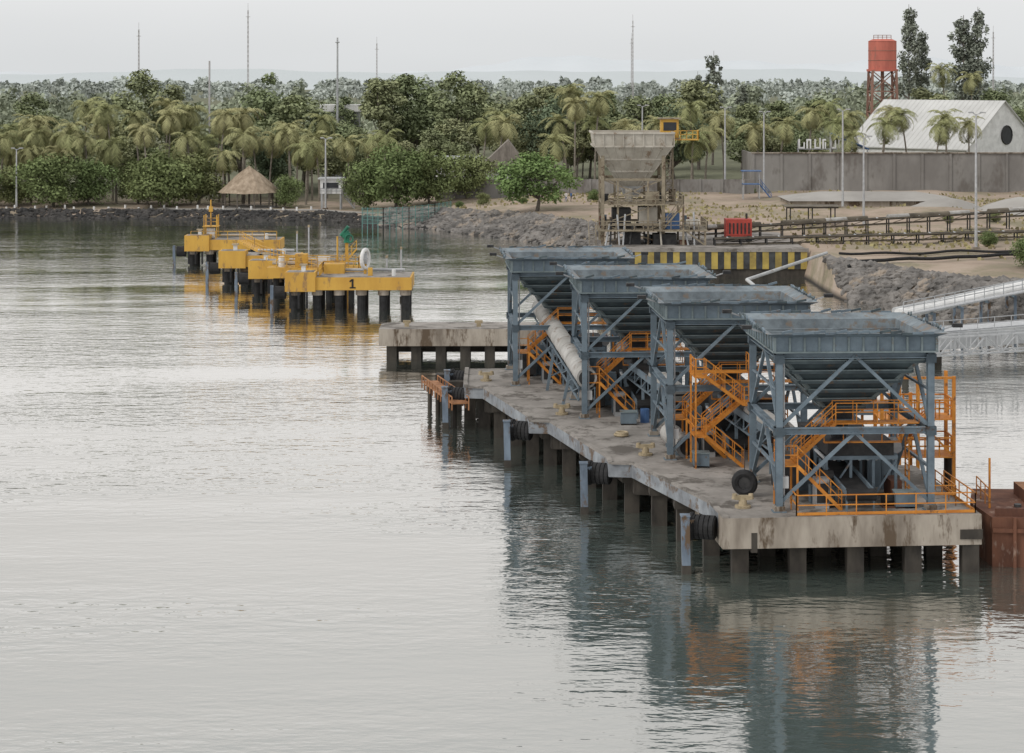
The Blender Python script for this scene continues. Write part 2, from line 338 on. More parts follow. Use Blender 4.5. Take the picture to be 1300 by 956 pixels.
def palm_mesh(name,H,nf=22):
    mb=MB(); lean=rng.uniform(-1.4,1.4,2); pts=[V((lean[0]*(f**2),lean[1]*(f**2),H*f-0.3*(f==0))) for f in np.linspace(0,1,7)]
    for i,(a,b_) in enumerate(zip(pts[:-1],pts[1:])): mb.cyl(a,b_,0.22-0.016*i,'palmbark',0.22-0.016*(i+1),n=7,caps=False)
    top=pts[-1]
    verts=[];tint=[]
    for k in range(nf):
        az=2*math.pi*k/nf*1.0+rng.uniform(-.25,.25); el=rng.choice([1.2,0.9,0.6,0.25,-0.15,-.7])+rng.uniform(-.15,.15); Lf=rng.uniform(4.0,5.3)*(0.85 if el>0.9 else 1)
        dirh=V((math.cos(az),math.sin(az),0)); side=V((-math.sin(az),math.cos(az),0)); p=top.copy(); ang=el; seg=15
        tt=rng.uniform(0.75,1.25)*(1 if el>-0.2 else 0.85)
        for i in range(seg):
            d=dirh*math.cos(ang)+V((0,0,1))*math.sin(ang); pn=p+d*(Lf/seg)
            f=(i+.5)/seg; ll=1.05*math.sin(math.pi*min(1,f*0.85+0.12))**0.7
            for sg in(-1,1):
                tip=p+side*sg*ll*0.75+d*ll*0.5+V((0,0,-ll*0.45*rng.uniform(.4,1.4)))
                w=d*(Lf/seg*0.40)
                verts+=[p-w*0.8,p+w*0.9,tip+w*0.3,tip-w*0.3]; tint+=[tt*rng.uniform(.8,1.2)]*4
            p=pn; ang-=0.135+0.035*(el<0.5)
    n=len(verts)//4; v=[tuple(x) for x in verts]; o=len(v); f=np.arange(n*4).reshape(n,4).tolist()+[tuple(a+o for a in ff) for ff in mb.f]; v+=mb.v
    me=bpy.data.meshes.new(name); me.from_pydata(v,[],f); me.materials.append(LP); me.materials.append(M['palmbark'])
    me.polygons.foreach_set('material_index',[0]*n+[1]*len(mb.f)); at=me.attributes.new('tint','FLOAT','POINT'); at.data.foreach_set('value',tint+[1.0]*len(mb.v)); me.update(); return me
T_mid=[(tree_mesh('broad%d'%i,16,5.6,4.0,26,190,0.33,LM,lobe=(.2,.4)),16) for i in range(4)]
T_tall=[(tree_mesh('tall%d'%i,20,4.4,6,28,160,0.33,LM,lobe=(0.22,0.42)),20) for i in range(3)]
T_near=[(tree_mesh('near%d'%i,10,6.2,0.8,32,210,0.28,LN,shape='flat'),10) for i in range(3)]
T_cas=[(tree_mesh('cas%d'%i,30,5.0,9,60,62,0.34,LC,shape='cone',lobe=(0.14,0.34)),30) for i in range(3)]
T_bri=[(tree_mesh('bright',9,6.0,1.5,36,200,0.25,LB,shape='flat',lobe=(0.2,0.34)),9)]
T_dk=[(tree_mesh('dense',14,6.0,2.5,38,220,0.29,LD,lobe=(0.28,0.4)),14)]
PH=[6,8,10,12,14,16,18,20]
T_palm=[(palm_mesh('palm%d'%i,h,nf),h) for i,(h,nf) in enumerate(zip(PH,[22,26,28,26,28,28,30,26]))]
def put(kinds,name,x,y,h,wf=1.0,k=None):
    me,H=kinds[rng.integers(len(kinds))] if k is None else kinds[k]
    o=bpy.data.objects.new(name,me); s=h/H; o.scale=(s*wf,s*wf,s); o.location=(x,y,hz(x,y)-0.1); o.rotation_euler[2]=rng.uniform(0,6.28); scene.collection.objects.link(o)
for (x,y,h,w) in [(-101,432,20.5,1.2),(-113,425,18,1.1),(-89,445,19,1.0),(-78,432,25.5,1.1),(-73,440,22,1.1),(-59,428,19,1),(-53,440,24.5,.95),(-44,430,20,1.3),(-37,446,20,1),
      (-27,440,25,1.1),(-22,452,24,1.1),(-12,436,23.5,1.2),(-7,450,22,1.1),(1,438,19,1.0),(7,444,21,1.0),(12,441,21,1.1),(20,450,19,1.2),(27,446,18,1.1),(35,455,18,1.1),(41,450,20,1),(50,446,16,1.2),(58,452,17,1.1),(67,458,17,1.1),(96,470,19,1.2),(110,464,19,1.1),(121,470,19,1.1)]:
    put(T_tall if rng.random()<.45 else T_mid,'broadleaf_tree',x,y,h,w*rng.uniform(.9,1.1))
for i in range(60):
    x=rng.uniform(-125,68); y=rng.uniform(400,432); put(T_mid if rng.random()<.75 else T_tall,'broadleaf_tree',x,y,rng.uniform(9,15)*(0.9 if x>20 else 1),rng.uniform(.95,1.25))
for (x,y,h,w) in [(46,470,27,1.1),(43,474,22,1.1),(97,500,39,.85),(108,490,36,1.2),(112.5,500,31,1.0),(101,505,33,.85),(54,480,20,1.2),(111,488,38,.8)]: put(T_cas,'casuarina_tree',x,y,h,w)
for (x,y,h,w) in [(-84,374,10.5,1.1),(-78,378,9,1),(-64,374,10.5,1.15),(-58,378,10,1.1),(-92,380,8,1),(-20.5,361,12.0,1.0),(-14.5,364,10.5,.95),(-26,365,9.5,.8),(-100,376,10,1),(-70,384,9,1),(-8,372,9,1),(-110,374,10,1.1)]: put(T_near,'shore_tree',x,y,h,w)
put(T_near,'shore_tree',-41,372,6.5,.8)
put(T_bri,'rain_tree',4.0,333,9.6,1.18)
put(T_dk,'mango_tree',8.0,405,17,1.0); put(T_dk,'mango_tree',32,402,15,1.05); put(T_dk,'mango_tree',-47,400,13,1.1)
plist=[(-76,390,17.5),(-72,396,16),(-79,396,15),(-65,388,16.5),(-61,392,17),(-57,394,15),(-55,385,16.5),(-51,391,16.5),(-53,376,9.5),(-38,378,10.5),(-36,383,12),(-30,380,11.5),(-97,385,12),(-92,390,15),(-86,392,12),(-46,388,12),(-68,382,14),(-50,380,13),(-42,386,14),(-82,386,14),(-60,383,12),(-74,383,11),
        (12,392,16),(16,396,17),(10,400,18),(37,392,10),(34,388,9),(41,395,13),(60,388,12),(66,392,13.5),(70,389,12),(76,393,13.5),(80,388,11.5),(83,391,13),(57,394,14),(51,392,12),(100,470,22),(104,462,20),(-112,388,14),(-103,392,16),(-24,384,12),(63,402,15),(73,404,14),(-83,398,18),(-68,402,18),(8,380,9),(88,394,12),(63,386,10),(47,388,11),(30,390,12),(22,388,11)]
for i in range(26): plist.append((rng.uniform(-120,-28),rng.uniform(380,398),rng.uniform(9,16)))
for i in range(8): plist.append((rng.uniform(-10,50),rng.uniform(392,404),rng.uniform(11,16)))
for (x,y,h) in plist:
    k=int(np.argmin([abs(h-q) for q in PH])); put(T_palm,'coconut_palm',x,y,h,1.0,k)
put(T_near,'shore_shrub',58.5,232,4.0,.8); put(T_near,'shore_shrub',61,229,5.0,.8)
for (x,y) in [(61,262),(64,300),(72,306),(44,375),(-5,355),(2,350),(-9,350),(14,352)]: put(T_near,'dry_shrub',x,y,rng.uniform(1.2,2.5),1)
def forest(name,y0,y1,hw,ntree,h0,h1,lmat,ls,per):
    C=[];Nn=[];S=[];T=[]
    for i in range(ntree):
        y=rng.uniform(y0,y1); x=rng.uniform(-hw*y/y0,hw*y/y0); H=rng.uniform(h0,h1)+(4 if rng.random()<.12 else 0); z=4.0; R=rng.uniform(3.5,7.5); sc=y/y0
        n=per; d=rv(n); d[:,2]=np.abs(d[:,2])*1.0-0.25; 
        lump=1+0.3*np.sin(d[:,0]*5+i)*np.cos(d[:,1]*6+i*2)+.15*np.sin(d[:,2]*9+i)
        P=np.array([x,y,z+H*0.6])+d*np.array([R,R,H*0.42])*lump[:,None]*rng.uniform(.75,1,(n,1))
        nn=d+rv(n)*0.8; nn/=np.linalg.norm(nn,axis=1)[:,None]
        C.append(P);Nn.append(nn);S.append(ls*sc*rng.uniform(.6,1.3,n));T.append(rng.uniform(.8,1.2)*rng.uniform(.88,1.12,n))
    me=leafobj_mesh(name,np.concatenate(C),np.concatenate(Nn),np.concatenate(S),np.concatenate(T),lmat,None,0.7)
    o=bpy.data.objects.new(name,me); scene.collection.objects.link(o)
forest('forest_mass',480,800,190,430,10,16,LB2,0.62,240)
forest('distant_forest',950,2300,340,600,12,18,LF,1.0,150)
C=[];Nn=[];S=[];T=[]
n=9000; gx=rng.uniform(-20,95,n); gy=rng.uniform(242,376,n); t_=gy-shore(gx); ok=(t_>13)&~((gx>12)&(gx<38)&(gy<287)); 
ok&=(np.sin(gx*.13+gy*.05)+np.sin(gy*.11-gx*.07)+rng.uniform(-1,1,n))>.1
gx=gx[ok];gy=gy[ok]; n=len(gx); C=np.stack([gx,gy,hmap(gx,gy)+.1],1); nn=rv(n); nn[:,2]*=.25; nn/=np.linalg.norm(nn,axis=1)[:,None]
o=bpy.data.objects.new('dry_grass',leafobj_mesh('dry_grass',C,nn,rng.uniform(.15,.45,n),rng.uniform(.6,1.3,n),LG,None,.8)); scene.collection.objects.link(o)
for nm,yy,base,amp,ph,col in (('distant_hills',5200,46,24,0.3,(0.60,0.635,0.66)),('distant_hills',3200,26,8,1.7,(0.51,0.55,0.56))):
    hm=mat('hill_haze_tint',col,tuple(c*.96 for c in col),0.003,1.0)  # pale bluish hill colour imitates haze; no atmosphere in the scene
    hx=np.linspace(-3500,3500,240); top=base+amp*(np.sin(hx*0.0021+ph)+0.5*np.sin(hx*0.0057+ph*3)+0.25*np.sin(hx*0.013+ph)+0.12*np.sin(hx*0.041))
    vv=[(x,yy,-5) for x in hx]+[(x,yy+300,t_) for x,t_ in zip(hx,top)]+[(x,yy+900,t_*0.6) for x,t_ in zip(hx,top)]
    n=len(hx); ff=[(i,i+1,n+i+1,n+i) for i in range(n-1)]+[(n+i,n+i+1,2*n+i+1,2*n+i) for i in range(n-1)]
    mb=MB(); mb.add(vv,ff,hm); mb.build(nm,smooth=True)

# ------------------------------------------------------------------ main pier
mb=MB()
P=[(10.3-4.5*i,104.4+14.4*i) for i in range(4)]
left=[(10.7,103.9),(10.3,107.6)]
for i in range(1,4):
    px,py=P[i][0]-0.2,P[i][1]
    left+= [(px+1.3,py-0.6),(px,py-0.4),(px-0.15,py+1.8)]
left+=[(-3.6,156.8)]
right=[(8.8,157.5),(9.2,148.4),(13.2,147.8),(13.8,133.2),(18.0,132.8),(18.6,118.6),(23.1,118),(24.0,105.0)]
full=left[::-1]+right[::-1]
mb.prism(full,2.25,3.0,'concrete','edge')
mb.prism([(10.68,103.8),(24.05,104.85),(23.2,117.9),(10.0,112)],1.45,2.996,'conc_side','conc_side')
for a,b_ in zip(left[:-1],left[1:]): mb.beam((a[0]+.15,a[1],3.06),(b_[0]+.15,b_[1],3.06),0.3,'concrete',0.12)
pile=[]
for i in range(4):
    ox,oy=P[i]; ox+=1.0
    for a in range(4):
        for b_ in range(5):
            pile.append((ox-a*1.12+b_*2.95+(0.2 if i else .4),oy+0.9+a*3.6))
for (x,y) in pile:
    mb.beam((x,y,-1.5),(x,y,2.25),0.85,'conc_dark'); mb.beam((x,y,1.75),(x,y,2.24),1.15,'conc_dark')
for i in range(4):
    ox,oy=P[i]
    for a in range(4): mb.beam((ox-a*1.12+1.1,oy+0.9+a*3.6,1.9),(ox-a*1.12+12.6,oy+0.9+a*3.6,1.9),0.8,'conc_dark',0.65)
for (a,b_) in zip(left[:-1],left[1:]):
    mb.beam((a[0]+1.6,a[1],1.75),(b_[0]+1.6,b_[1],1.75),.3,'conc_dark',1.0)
mb.build('concrete_pier')
for i,(x,y) in enumerate([(10.3,104.6)]+[(p_[0]-0.2,p_[1]) for p_ in P[1:]]+[(-3.5,156.0)]):
    f=MB(); a=V((x-1.05,y+0.9,2.25)); b2=V((x+0.15,y+0.5,2.25)); 
    for k in range(5):
        c0=a.lerp(b2,k/5);c1=a.lerp(b2,(k+.8)/5); f.cyl(c0,c1,0.62,'rubber',n=18); f.cyl(c1,a.lerp(b2,(k+1)/5),0.55,'rubber',n=18)
    f.torus(a,(b2-a),0.62,0.12,'rubber'); f.cyl(a,a-(b2-a)*0.05,0.3,'dark',n=12)
    f.build('rubber_fender',smooth=False)
    f=MB(); f.beam((x-1.35,y+0.2,-1.5),(x-1.45,y+0.1,2.95),0.42,'pilesteel',0.5); f.beam((x-1.45,y+.1,2.95),(x-1.45,y+.1,3.02),0.5,'pilesteel',0.58)
    f.beam((x-1.38,y+0.18,-.5),(x-1.385,y+0.17,.45),0.46,'conc_dark',0.54)
    f.beam((x-1.4,y+.3,2.6),(x,y+.9,2.6),0.18,'pilesteel'); f.build('fender_pile')
def bollard(x,y):
    f=MB(); f.cyl((x,y,3),(x,y,3.12),0.42,'tan',n=16); f.cyl((x,y,3.12),(x,y,3.5),0.22,'tan',0.2,n=14); f.beam((x-.42,y,3.52),(x+.42,y,3.52),0.28,'tan',0.22)
    f.cyl((x-.42,y,3.45),(x-.42,y,3.72),0.16,'tan',0.12,n=10); f.cyl((x+.42,y,3.45),(x+.42,y,3.72),0.16,'tan',0.12,n=10); f.build('mooring_bollard')
for x,y in [(12.0,106.5),(7.9,121.2),(3.3,135.7),(-1.9,150.6)]: bollard(x,y)
f=MB(); f.torus((12.4,109.2,3.75),(0.35,1,0),0.5,0.22,'rubber'); f.cyl((12.36,109.1,3.75),(12.44,109.3,3.75),0.42,'dark'); f.beam((12.4,109.25,4.3),(12.4,109.25,5.8),0.04,'dark'); f.build('rubber_tyre')
f=MB(); f.rail([(14.5,104.4,3.0),(23.8,105.2,3.0),(23.4,111,3.0)],'orange',1.05,1.5,0.055,(0.52,),True); f.rail([(14.5,104.4,3),(14.45,106,3)],'orange',1.05,1.5,0.055); f.build('safety_railing')
f=MB(); 
for (x,y) in((15.6,112.6),(16.3,112.9),(8.6,132.6)): f.cyl((x,y,3),(x,y,3.88),.3,'blue' if x<16 else 'rust',n=14)
f.build('oil_drums')
f=MB(); f.torus((6.8,127.5,3.1),(0,0,1),.4,.08,'tan'); f.torus((6.85,127.5,3.22),(0,0,1),.34,.08,'tan'); f.build('rope_coil')
for (x,y,w_) in ((19.9,106.2,1.1),(10.4,117.2,.9),(7.0,131.5,1.0)):
    f=MB(); f.bx(x,x+w_,y,y+.8,3.1,3.8,'steel'); f.bx(x-.05,x+w_+.05,y-.05,y+.85,3.8,3.86,'rib'); f.bx(x,x+.1,y,y+.8,3,3.1,'dark'); f.bx(x+w_-.1,x+w_,y,y+.8,3,3.1,'dark'); f.build('tool_box')

# ------------------------------------------------------------------ ship hoppers
def hopper(i):
    m=MB(); W=7.9; D=7.9; z1=8.2; z2=9.1; k='steel'; r=random.Random(i)
    legs=[(0,0),(W,0),(W,D),(0,D)]
    for x,y in legs:
        m.ibeam((x,y,0),(x,y,z1),0.34,k); m.bx(x-.35,x+.35,y-.35,y+.35,0,.06,k); m.bx(x-.28,x+.28,y-.28,y+.28,.061,.3,'conc_side')
        m.beam((x,y,0),(x,y,z1),0.2,k)
    def ring(z,w,inset=0,kk=k,fn=None):
        c=[(inset,inset),(W-inset,inset),(W-inset,D-inset),(inset,D-inset)]
        for a in range(4):
            p=c[a];q=c[(a+1)%4]; (fn or m.beam)((p[0],p[1],z),(q[0],q[1],z),w,kk)
    ring(4.15,0.3,0,k,m.ibeam); ring(z1-0.12,0.36,0,k,m.ibeam)
    Zv=lambda v,z:V((v.x,v.y,z))
    for a in range(4):
        p=V((*legs[a],0));q=V((*legs[(a+1)%4],0)); mid=(p+q)/2
        m.beam(Zv(p,0.4),Zv(mid,4.05),0.17,k); m.beam(Zv(q,0.4),Zv(mid,4.05),0.17,k)
        m.beam(Zv(p,4.3),Zv(mid,z1-.2),0.17,k); m.beam(Zv(q,4.3),Zv(mid,z1-.2),0.17,k)
        if a in(1,3): m.beam(Zv(p,2.2),Zv(q,2.2),0.14,k); m.beam(Zv(p,6.2),Zv(q,6.2),0.12,k)
        for v in(p,q):
            for z in(4.15,z1-.3): m.bx(v.x-.26,v.x+.26,v.y-.26,v.y+.26,z-.25,z+.2,k)
    o=0.25
    def quadring(za,ea,zb,eb,kk,cz=None):
        A=[(-ea,-ea),(W+ea,-ea),(W+ea,D+ea),(-ea,D+ea)];B=[(-eb,-eb),(W+eb,-eb),(W+eb,D+eb),(-eb,D+eb)]
        m.add([(x,y,za) for x,y in A]+[(x,y,zb) for x,y in B],[(j,(j+1)%4,4+(j+1)%4,4+j) for j in range(4)],kk)
    quadring(z1,o,z2-0.1,o+0.02,k); quadring(z2-0.1,o+0.02,z2+0.12,o+0.5,k); quadring(z2+0.12,o+0.5,z2+0.13,o+0.42,'inner'); quadring(z2+0.13,o+0.42,z2-0.15,o-0.15,'inner')
    def fr(z):
        f_=(z1-z)/(z1-4.5); return -0.1+f_*3.45
    quadring(z2-0.15,o-0.15,z1-0.0,-0.02,'inner'); quadring(z1,-0.02,4.5,-3.35,'inner')
    quadring(z1,0.05,4.5,-3.30,'funnel')
    for z in (7.65,7.05,6.45,5.9,5.35,4.85):
        e=-(fr(z))+0.16; c=[(-e,-e),(W+e,-e),(W+e,D+e),(-e,D+e)]
        for a in range(4):
            p=c[a];q=c[(a+1)%4]; m.beam((p[0],p[1],z),(q[0],q[1],z),0.28,'funnel' ,0.14)
            m.beam((p[0],p[1],z+.1),(q[0],q[1],z+.1),0.32,'rib',0.06)
    for a in range(4):
        sx=(1,-1,-1,1)[a];sy=(1,1,-1,-1)[a];x,y=legs[a]; m.beam((x,y,z1),(x+sx*3.3,y+sy*3.3,4.5),0.2,'rib')
    for j in range(12):
        u=-o+(W+2*o)*j/11
        for (x,y) in ((u,-o-.03),(u,D+o+.03),(-o-.03,u),(W+o+.03,u)): m.bx(x-.05,x+.05,y-.05,y+.05,z1,z2-.1,'rib')
    m.beam((-o,-o-.05,z1+.03),(W+o,-o-.05,z1+.03),.12,'rib',.08); m.beam((-o-.05,-o,z1+.03),(-o-.05,D+o,z1+.03),.12,'rib',.08)
    for j in range(14):
        u=W*(j+.5)/14
        for (x,y,ax) in ((u,-o-.5,0),(u,D+o+.5,0),(-o-.5,u,1),(W+o+.5,u,1)):
            z=z2+.14; dz=r.uniform(-.05,.2); dd=r.uniform(-.05,.1); kk='funnel' if r.random()<.4 else 'steel'
            if ax==0: m.beam((x-.28,y-dd,z+dz*.3),(x+.28,y+dd,z+dz),0.1,kk,0.12)
            else: m.beam((x-dd,y-.28,z+dz*.3),(x+dd,y+.28,z+dz),0.1,kk,0.12)
    for j in range(1,7): m.beam((-.1,D*j/7,z1+.25),(W+.1,D*j/7,z1+.25),0.12,'inner',0.25)
    for (x,y,dx) in ((-.6,D+.2,-1),(-.7,1.0,-1),(W+.7,1.2,1)):
        m.beam((x,y,z2),(x+dx*.9,y-.4,z2+.35),0.08,'galv'); m.bx(x+dx*.9-.25,x+dx*.9+.25,y-.65,y-.3,z2+.25,z2+.45,'dark')
    cx,cy=W/2,D/2
    m.bx(cx-.65,cx+.65,cy-.65,cy+.65,4.2,4.52,'dark'); m.bx(cx-1.0,cx+1.0,cy-.9,cy+.9,3.95,4.2,k)
    m.cyl((cx,cy,3.95),(cx,cy,3.1),0.55,'dark',0.4); m.cyl((cx-1.4,cy-.3,4.05),(cx-.9,cy-.3,4.05),0.18,'galv')
    m.bx(cx-.9,cx+2.6,cy-1.6,cy+1.3,2.35,3.1,'dark'); m.bx(cx-1.1,cx+2.8,cy-1.7,cy-1.55,2.2,2.4,k); m.bx(cx-1.1,cx+2.8,cy+1.3,cy+1.45,2.2,2.4,k)
    for x in(-1,.3,1.5,2.7):
        for y in(-1.6,1.35): m.beam((cx+x,cy+y,0),(cx+x,cy+y,2.3),0.14,k)
    for j in range(9): m.cyl((cx-1+j*.45,cy-1.5,2.2),(cx-1+j*.45,cy+1.25,2.2),0.09,'galv',n=6)
    m.beam((cx-1,cy-1.65,0.2),(cx+.3,cy-1.65,2.1),0.09,k); m.beam((cx+1.5,cy-1.65,0.2),(cx+2.7,cy-1.65,2.1),0.09,k)
    m.cyl((cx+2.9,cy-1.0,2.7),(cx+2.9,cy-.1,2.7),0.3,'galv'); m.bx(cx+2.6,cx+3.2,cy+.0,cy+.5,2.4,3.0,'blue' if i%2 else 'galv')
    m.beam((cx+.2,-.6,0.9),(cx-.2,D+1.5,1.9),1.3,'dark',0.12)
    for sg in(-.72,.72): m.beam((cx+.2+sg,-.6,1.0),(cx-.2+sg,D+1.5,2.0),0.1,k,0.28)
    for t_ in (0.02,.3,.6,.95):
        for sg in(-.7,.7): y=-.6+(D+2.1)*t_; m.beam((cx+.2-.4*t_+sg,y,0),(cx+.2-.4*t_+sg,y,0.9+t_),0.1,k)
    m.cyl((cx-.55,-.6,.95),(cx+.95,-.6,.95),0.32,'rubber')
    m.bx(cx-1.9,cx-1.2,.6,1.5,.0,1.5,'offwhite'); m.bx(cx-1.85,cx-1.25,.56,.6,.3,1.3,'dark')
    m.cyl((cx+1.7,.9,.35),(cx+2.6,1.1,.35),0.32,'rubber'); m.bx(cx+1.6,cx+2.7,.5,1.5,0,.07,'rust')
    m.bx(cx+2.6,cx+3.2,3,4.6,.0,.9,'rust'); m.bx(cx-3.2,cx-2.2,4,6.4,.15,1.7,'dark'); m.bx(cx-2.1,cx-1.3,5.2,6.2,0,2.2,'steel'); m.cyl((cx-1.8,2.2,1.3),(cx-.7,2.4,1.3),.4,'dark'); m.bx(cx-1.9,cx-.6,2.0,2.6,0,.9,'steel')
    m.bx(cx-1.6,cx+1.8,cy+1.8,cy+3.2,.2,3.4,'dark'); m.bx(cx+2.0,cx+3.3,cy+2.0,cy+3.4,0,2.6,'steel')
    m.cyl((.28,.12,.3),(.28,.12,7.9),.05,'galv',n=6); m.bx(.15,.5,-.05,.2,1.2,1.8,'offwhite')
    par=m.build('ship_loading_hopper',(13.75-4.5*i,105.5+14.35*i,3.0),math.radians(3))
    s=MB(); k='orange'; 
    s.stair((3.3,.55,0),(1.0,.55,2.3),0.8,k); s.bx(.1,1.0,.15,2.0,2.26,2.32,k); s.rail([(1.0,.15,2.3),(.12,.15,2.3),(.12,2.0,2.3)],k,1.05,.9,.05)
    s.stair((1.0,1.6,2.3),(3.2,1.6,4.3),0.8,k); s.bx(3.2,W-.3,1.15,2.1,4.26,4.32,k); s.rail([(3.2,1.15,4.32),(W-.3,1.15,4.32),(W-.3,2.1,4.32)],k,1.05,1.1,.05); s.rail([(3.2,2.05,4.32),(W-.3,2.05,4.32)],k,1.05,1.1,.045)
    for x,y in((.12,.2),(.12,1.95),(1,.2),(1,1.95)): s.beam((x,y,0),(x,y,2.3),.1,k)
    s.rail([(cx-1.2,cy-2.0,3.2),(cx+2.9,cy-2.0,3.2),(cx+2.9,cy+1.6,3.2)],k,1.0,1,.05); s.bx(cx-1.2,cx+2.9,cy-2.1,cy-1.72,3.16,3.21,k)
    s.rail([(W+.2,1,0),(W+1.6,1.,0),(W+1.6,D,0)],k,1.05,1.3,.05)
    for y in (2.5,3.3): s.beam((W-.5,y,0),(W-.5,y,3.2),.07,k)
    for j in range(10): s.beam((W-.5,2.5,.3+.3*j),(W-.5,3.3,.3+.3*j),.05,k)
    if i==1:
        x0,x1,y0,y1=1.7,3.9,-2.9,-.9; ht=[0,1.8,3.6,5.2]
        for x in(x0-.6,x1+.6):
            for y in(y0,y1): s.beam((x,y,0),(x,y,ht[-1]+1.05),.09,k)
        for j in range(len(ht)-1):
            a,b_=(x1,x0) if j%2==0 else (x0,x1); yy=y0+.5 if j%2==0 else y1-.5
            s.stair((a,yy,ht[j]),(b_,yy,ht[j+1]),.7,k)
            xa,xb=(x0-.65,x0) if j%2==0 else (x1,x1+.65)
            s.bx(xa,xb,y0,y1,ht[j+1]-.05,ht[j+1],k); xo=xa if j%2==0 else xb
            s.rail([(x0 if j%2==0 else x1,y0,ht[j+1]),(xo,y0,ht[j+1]),(xo,y1,ht[j+1])],k,1.05,.7,.045)
        s.bx(x0-.6,x1+.6,y1-.02,.1,ht[-1]-.05,ht[-1],k); s.rail([(x1+.6,y1,ht[-1]),(x1+.6,.1,ht[-1])],k,1.05,.7,.045)
    so=s.build('access_stairs'); so.parent=par
for i in range(4): hopper(i)

f=MB()
def gallery(f,p,q,r,ck='cover'):
    p=V(p);q=V(q);n=max(2,int((q-p).length/2.4))
    f.cyl(p,q,r,ck,n=24)
    for i in range(n+1):
        c=p.lerp(q,i/n); d=(q-p).normalized()*0.03; f.cyl(c-d,c+d,r+.02,ck,n=24)
    d=(p-q).normalized(); f.cyl(p+d*.02,p+d*.06,r*.8,'dark',n=18)
    a=V((.8*r,0,-r)); b_=V((-.8*r,0,-r))
    for o_ in(a,b_):
        f.beam(p+o_,q+o_,.1,'steel'); f.beam(p+o_+V((0,0,-.8)),q+o_+V((0,0,-.8)),.1,'steel')
        for i in range(n):
            c=p.lerp(q,i/n)+o_; e=p.lerp(q,(i+1)/n)+o_; f.beam(c,e+V((0,0,-.8)),.07,'steel'); f.beam(c,c+V((0,0,-.8)),.07,'steel')
gallery(f,(4.9,134.4,5.6),(2.2,157.5,7.6),0.66)
for x,y,z in((4.3,138.5,5.2),(3.4,146,5.9),(2.6,153,6.6)):
    f.beam((x-.9,y,3),(x-.4,y,z),.2,'steel'); f.beam((x+.9,y,3),(x+.4,y,z),.2,'steel'); f.beam((x-.7,y,4),(x+.6,y,4.6),.1,'steel')
f.build('covered_conveyor',smooth=False)
f=MB(); f.cyl((10.3,120.5,3.62),(9.6,124.5,3.75),0.62,'cover',n=22); f.cyl((10.31,120.44,3.62),(10.3,120.5,3.62),0.68,'offwhite',n=22); f.cyl((10.33,120.4,3.62),(10.31,120.44,3.62),0.5,'dark',n=22)
for dy in(0.5,3.2): f.bx(9.3,10.7,120.5+dy,120.8+dy,3.0,3.3,'steel')
f.build('conveyor_pulley_cover')
for (x,y) in ((15.4,116.5),(10.8,130.5)):
    f=MB(); p=V((x-.3,y-2,5.4)); q=V((x-2.4,y+6,6.2)); f.beam(p,q,1.2,'dark',.12)
    for sg in(-.65,.65): 
        o_=V((sg,0,0)); f.beam(p+o_,q+o_,.12,'steel',.4)
        f.beam(p+o_-V((0,0,.9)),q+o_-V((0,0,.9)),.1,'steel')
        for j in range(6): c=p.lerp(q,j/6)+o_; e=p.lerp(q,(j+1)/6)+o_; f.beam(c,e-V((0,0,.9)),.07,'steel'); f.beam(c,c-V((0,0,.9)),.07,'steel')
    f.cyl(p.lerp(q,.0)+V((0,0,.15)),p.lerp(q,.55)+V((0,0,.15)),.55,'cover',n=16)
    f.beam((x-.8,y-1,3),(x-.8,y-1,4.7),.18,'steel'); f.beam((x-2.2,y+4,3),(x-2.2,y+4,5.1),.18,'steel'); f.build('belt_conveyor')
f=MB()
for x in(21.6,23.7,25.8):
    for y in(119.6,121.8): f.beam((x,y,-1.2),(x,y,7.9 if x>24 or y<120 else 6.6),.19,'orange')
for z in(3.2,5.4): f.bx(21.5,25.9,119.5,121.9,z-.06,z,'orange'); f.rail([(21.6,119.6,z),(25.8,119.6,z),(25.8,121.8,z),(21.6,121.8,z)],'orange',1.1,.8,.08)
f.stair((22.2,120.3,3.2),(24.8,120.3,5.4),.8,'orange'); f.beam((21.6,119.6,3.2),(23.7,119.6,5.4),.12,'orange'); f.beam((23.7,119.6,5.4),(25.8,119.6,3.2),.12,'orange'); f.beam((21.6,119.6,7.8),(25.8,119.6,7.8),.14,'orange')
for x in(21.6,25.8): f.cyl((x,120.7,-1.5),(x,120.7,3.1),.35,'conc_dark')
f.build('access_platform_tower')
f=MB()
for x in(20,22.4,24.8): f.beam((x,131,-1),(x,131,6.5),.16,'orange')
f.rail([(20,131,4),(24.8,131,4)],'orange',1.1,1.2,.07); f.rail([(20,131,5.4),(24.8,131,5.4)],'orange',1.1,1.2,.07); f.bx(19.8,25,130.6,132.4,3.8,3.99,'steel'); f.build('access_platform_tower')

# rusty barge
f=MB()
hull=[(24.9,106.2),(36,105.2),(36,113),(25.5,113.6),(24.6,110)]
f.prism(hull,-0.8,2.55,'rust'); f.prism([(25.1,106.5),(35.8,105.5),(35.8,106),(25.3,107)],2.55,2.95,'rust'); f.prism([(27.5,108),(35,107.5),(35,112),(27.5,112.3)],2.551,3.2,'rustor','rust')
for x in(26,28,30,32,34): f.beam((x,106.03-(x-25)*.09,-.4),(x,106.03-(x-25)*.09,2.6),.16,'rust')
f.beam((24.9,106.1,1.9),(36,105.1,1.9),.12,'rust',.2); f.beam((25.3,108.5,2.5),(25.3,108.5,5.2),.1,'orange'); f.rail([(25.3,108.5,2.55),(25.4,112,2.55)],'orange',1,1.2,.05)
for x in(26.4,31): f.cyl((x,106.9,2.55),(x,106.9,3.1),.2,'dark')
f.build('rusty_barge')

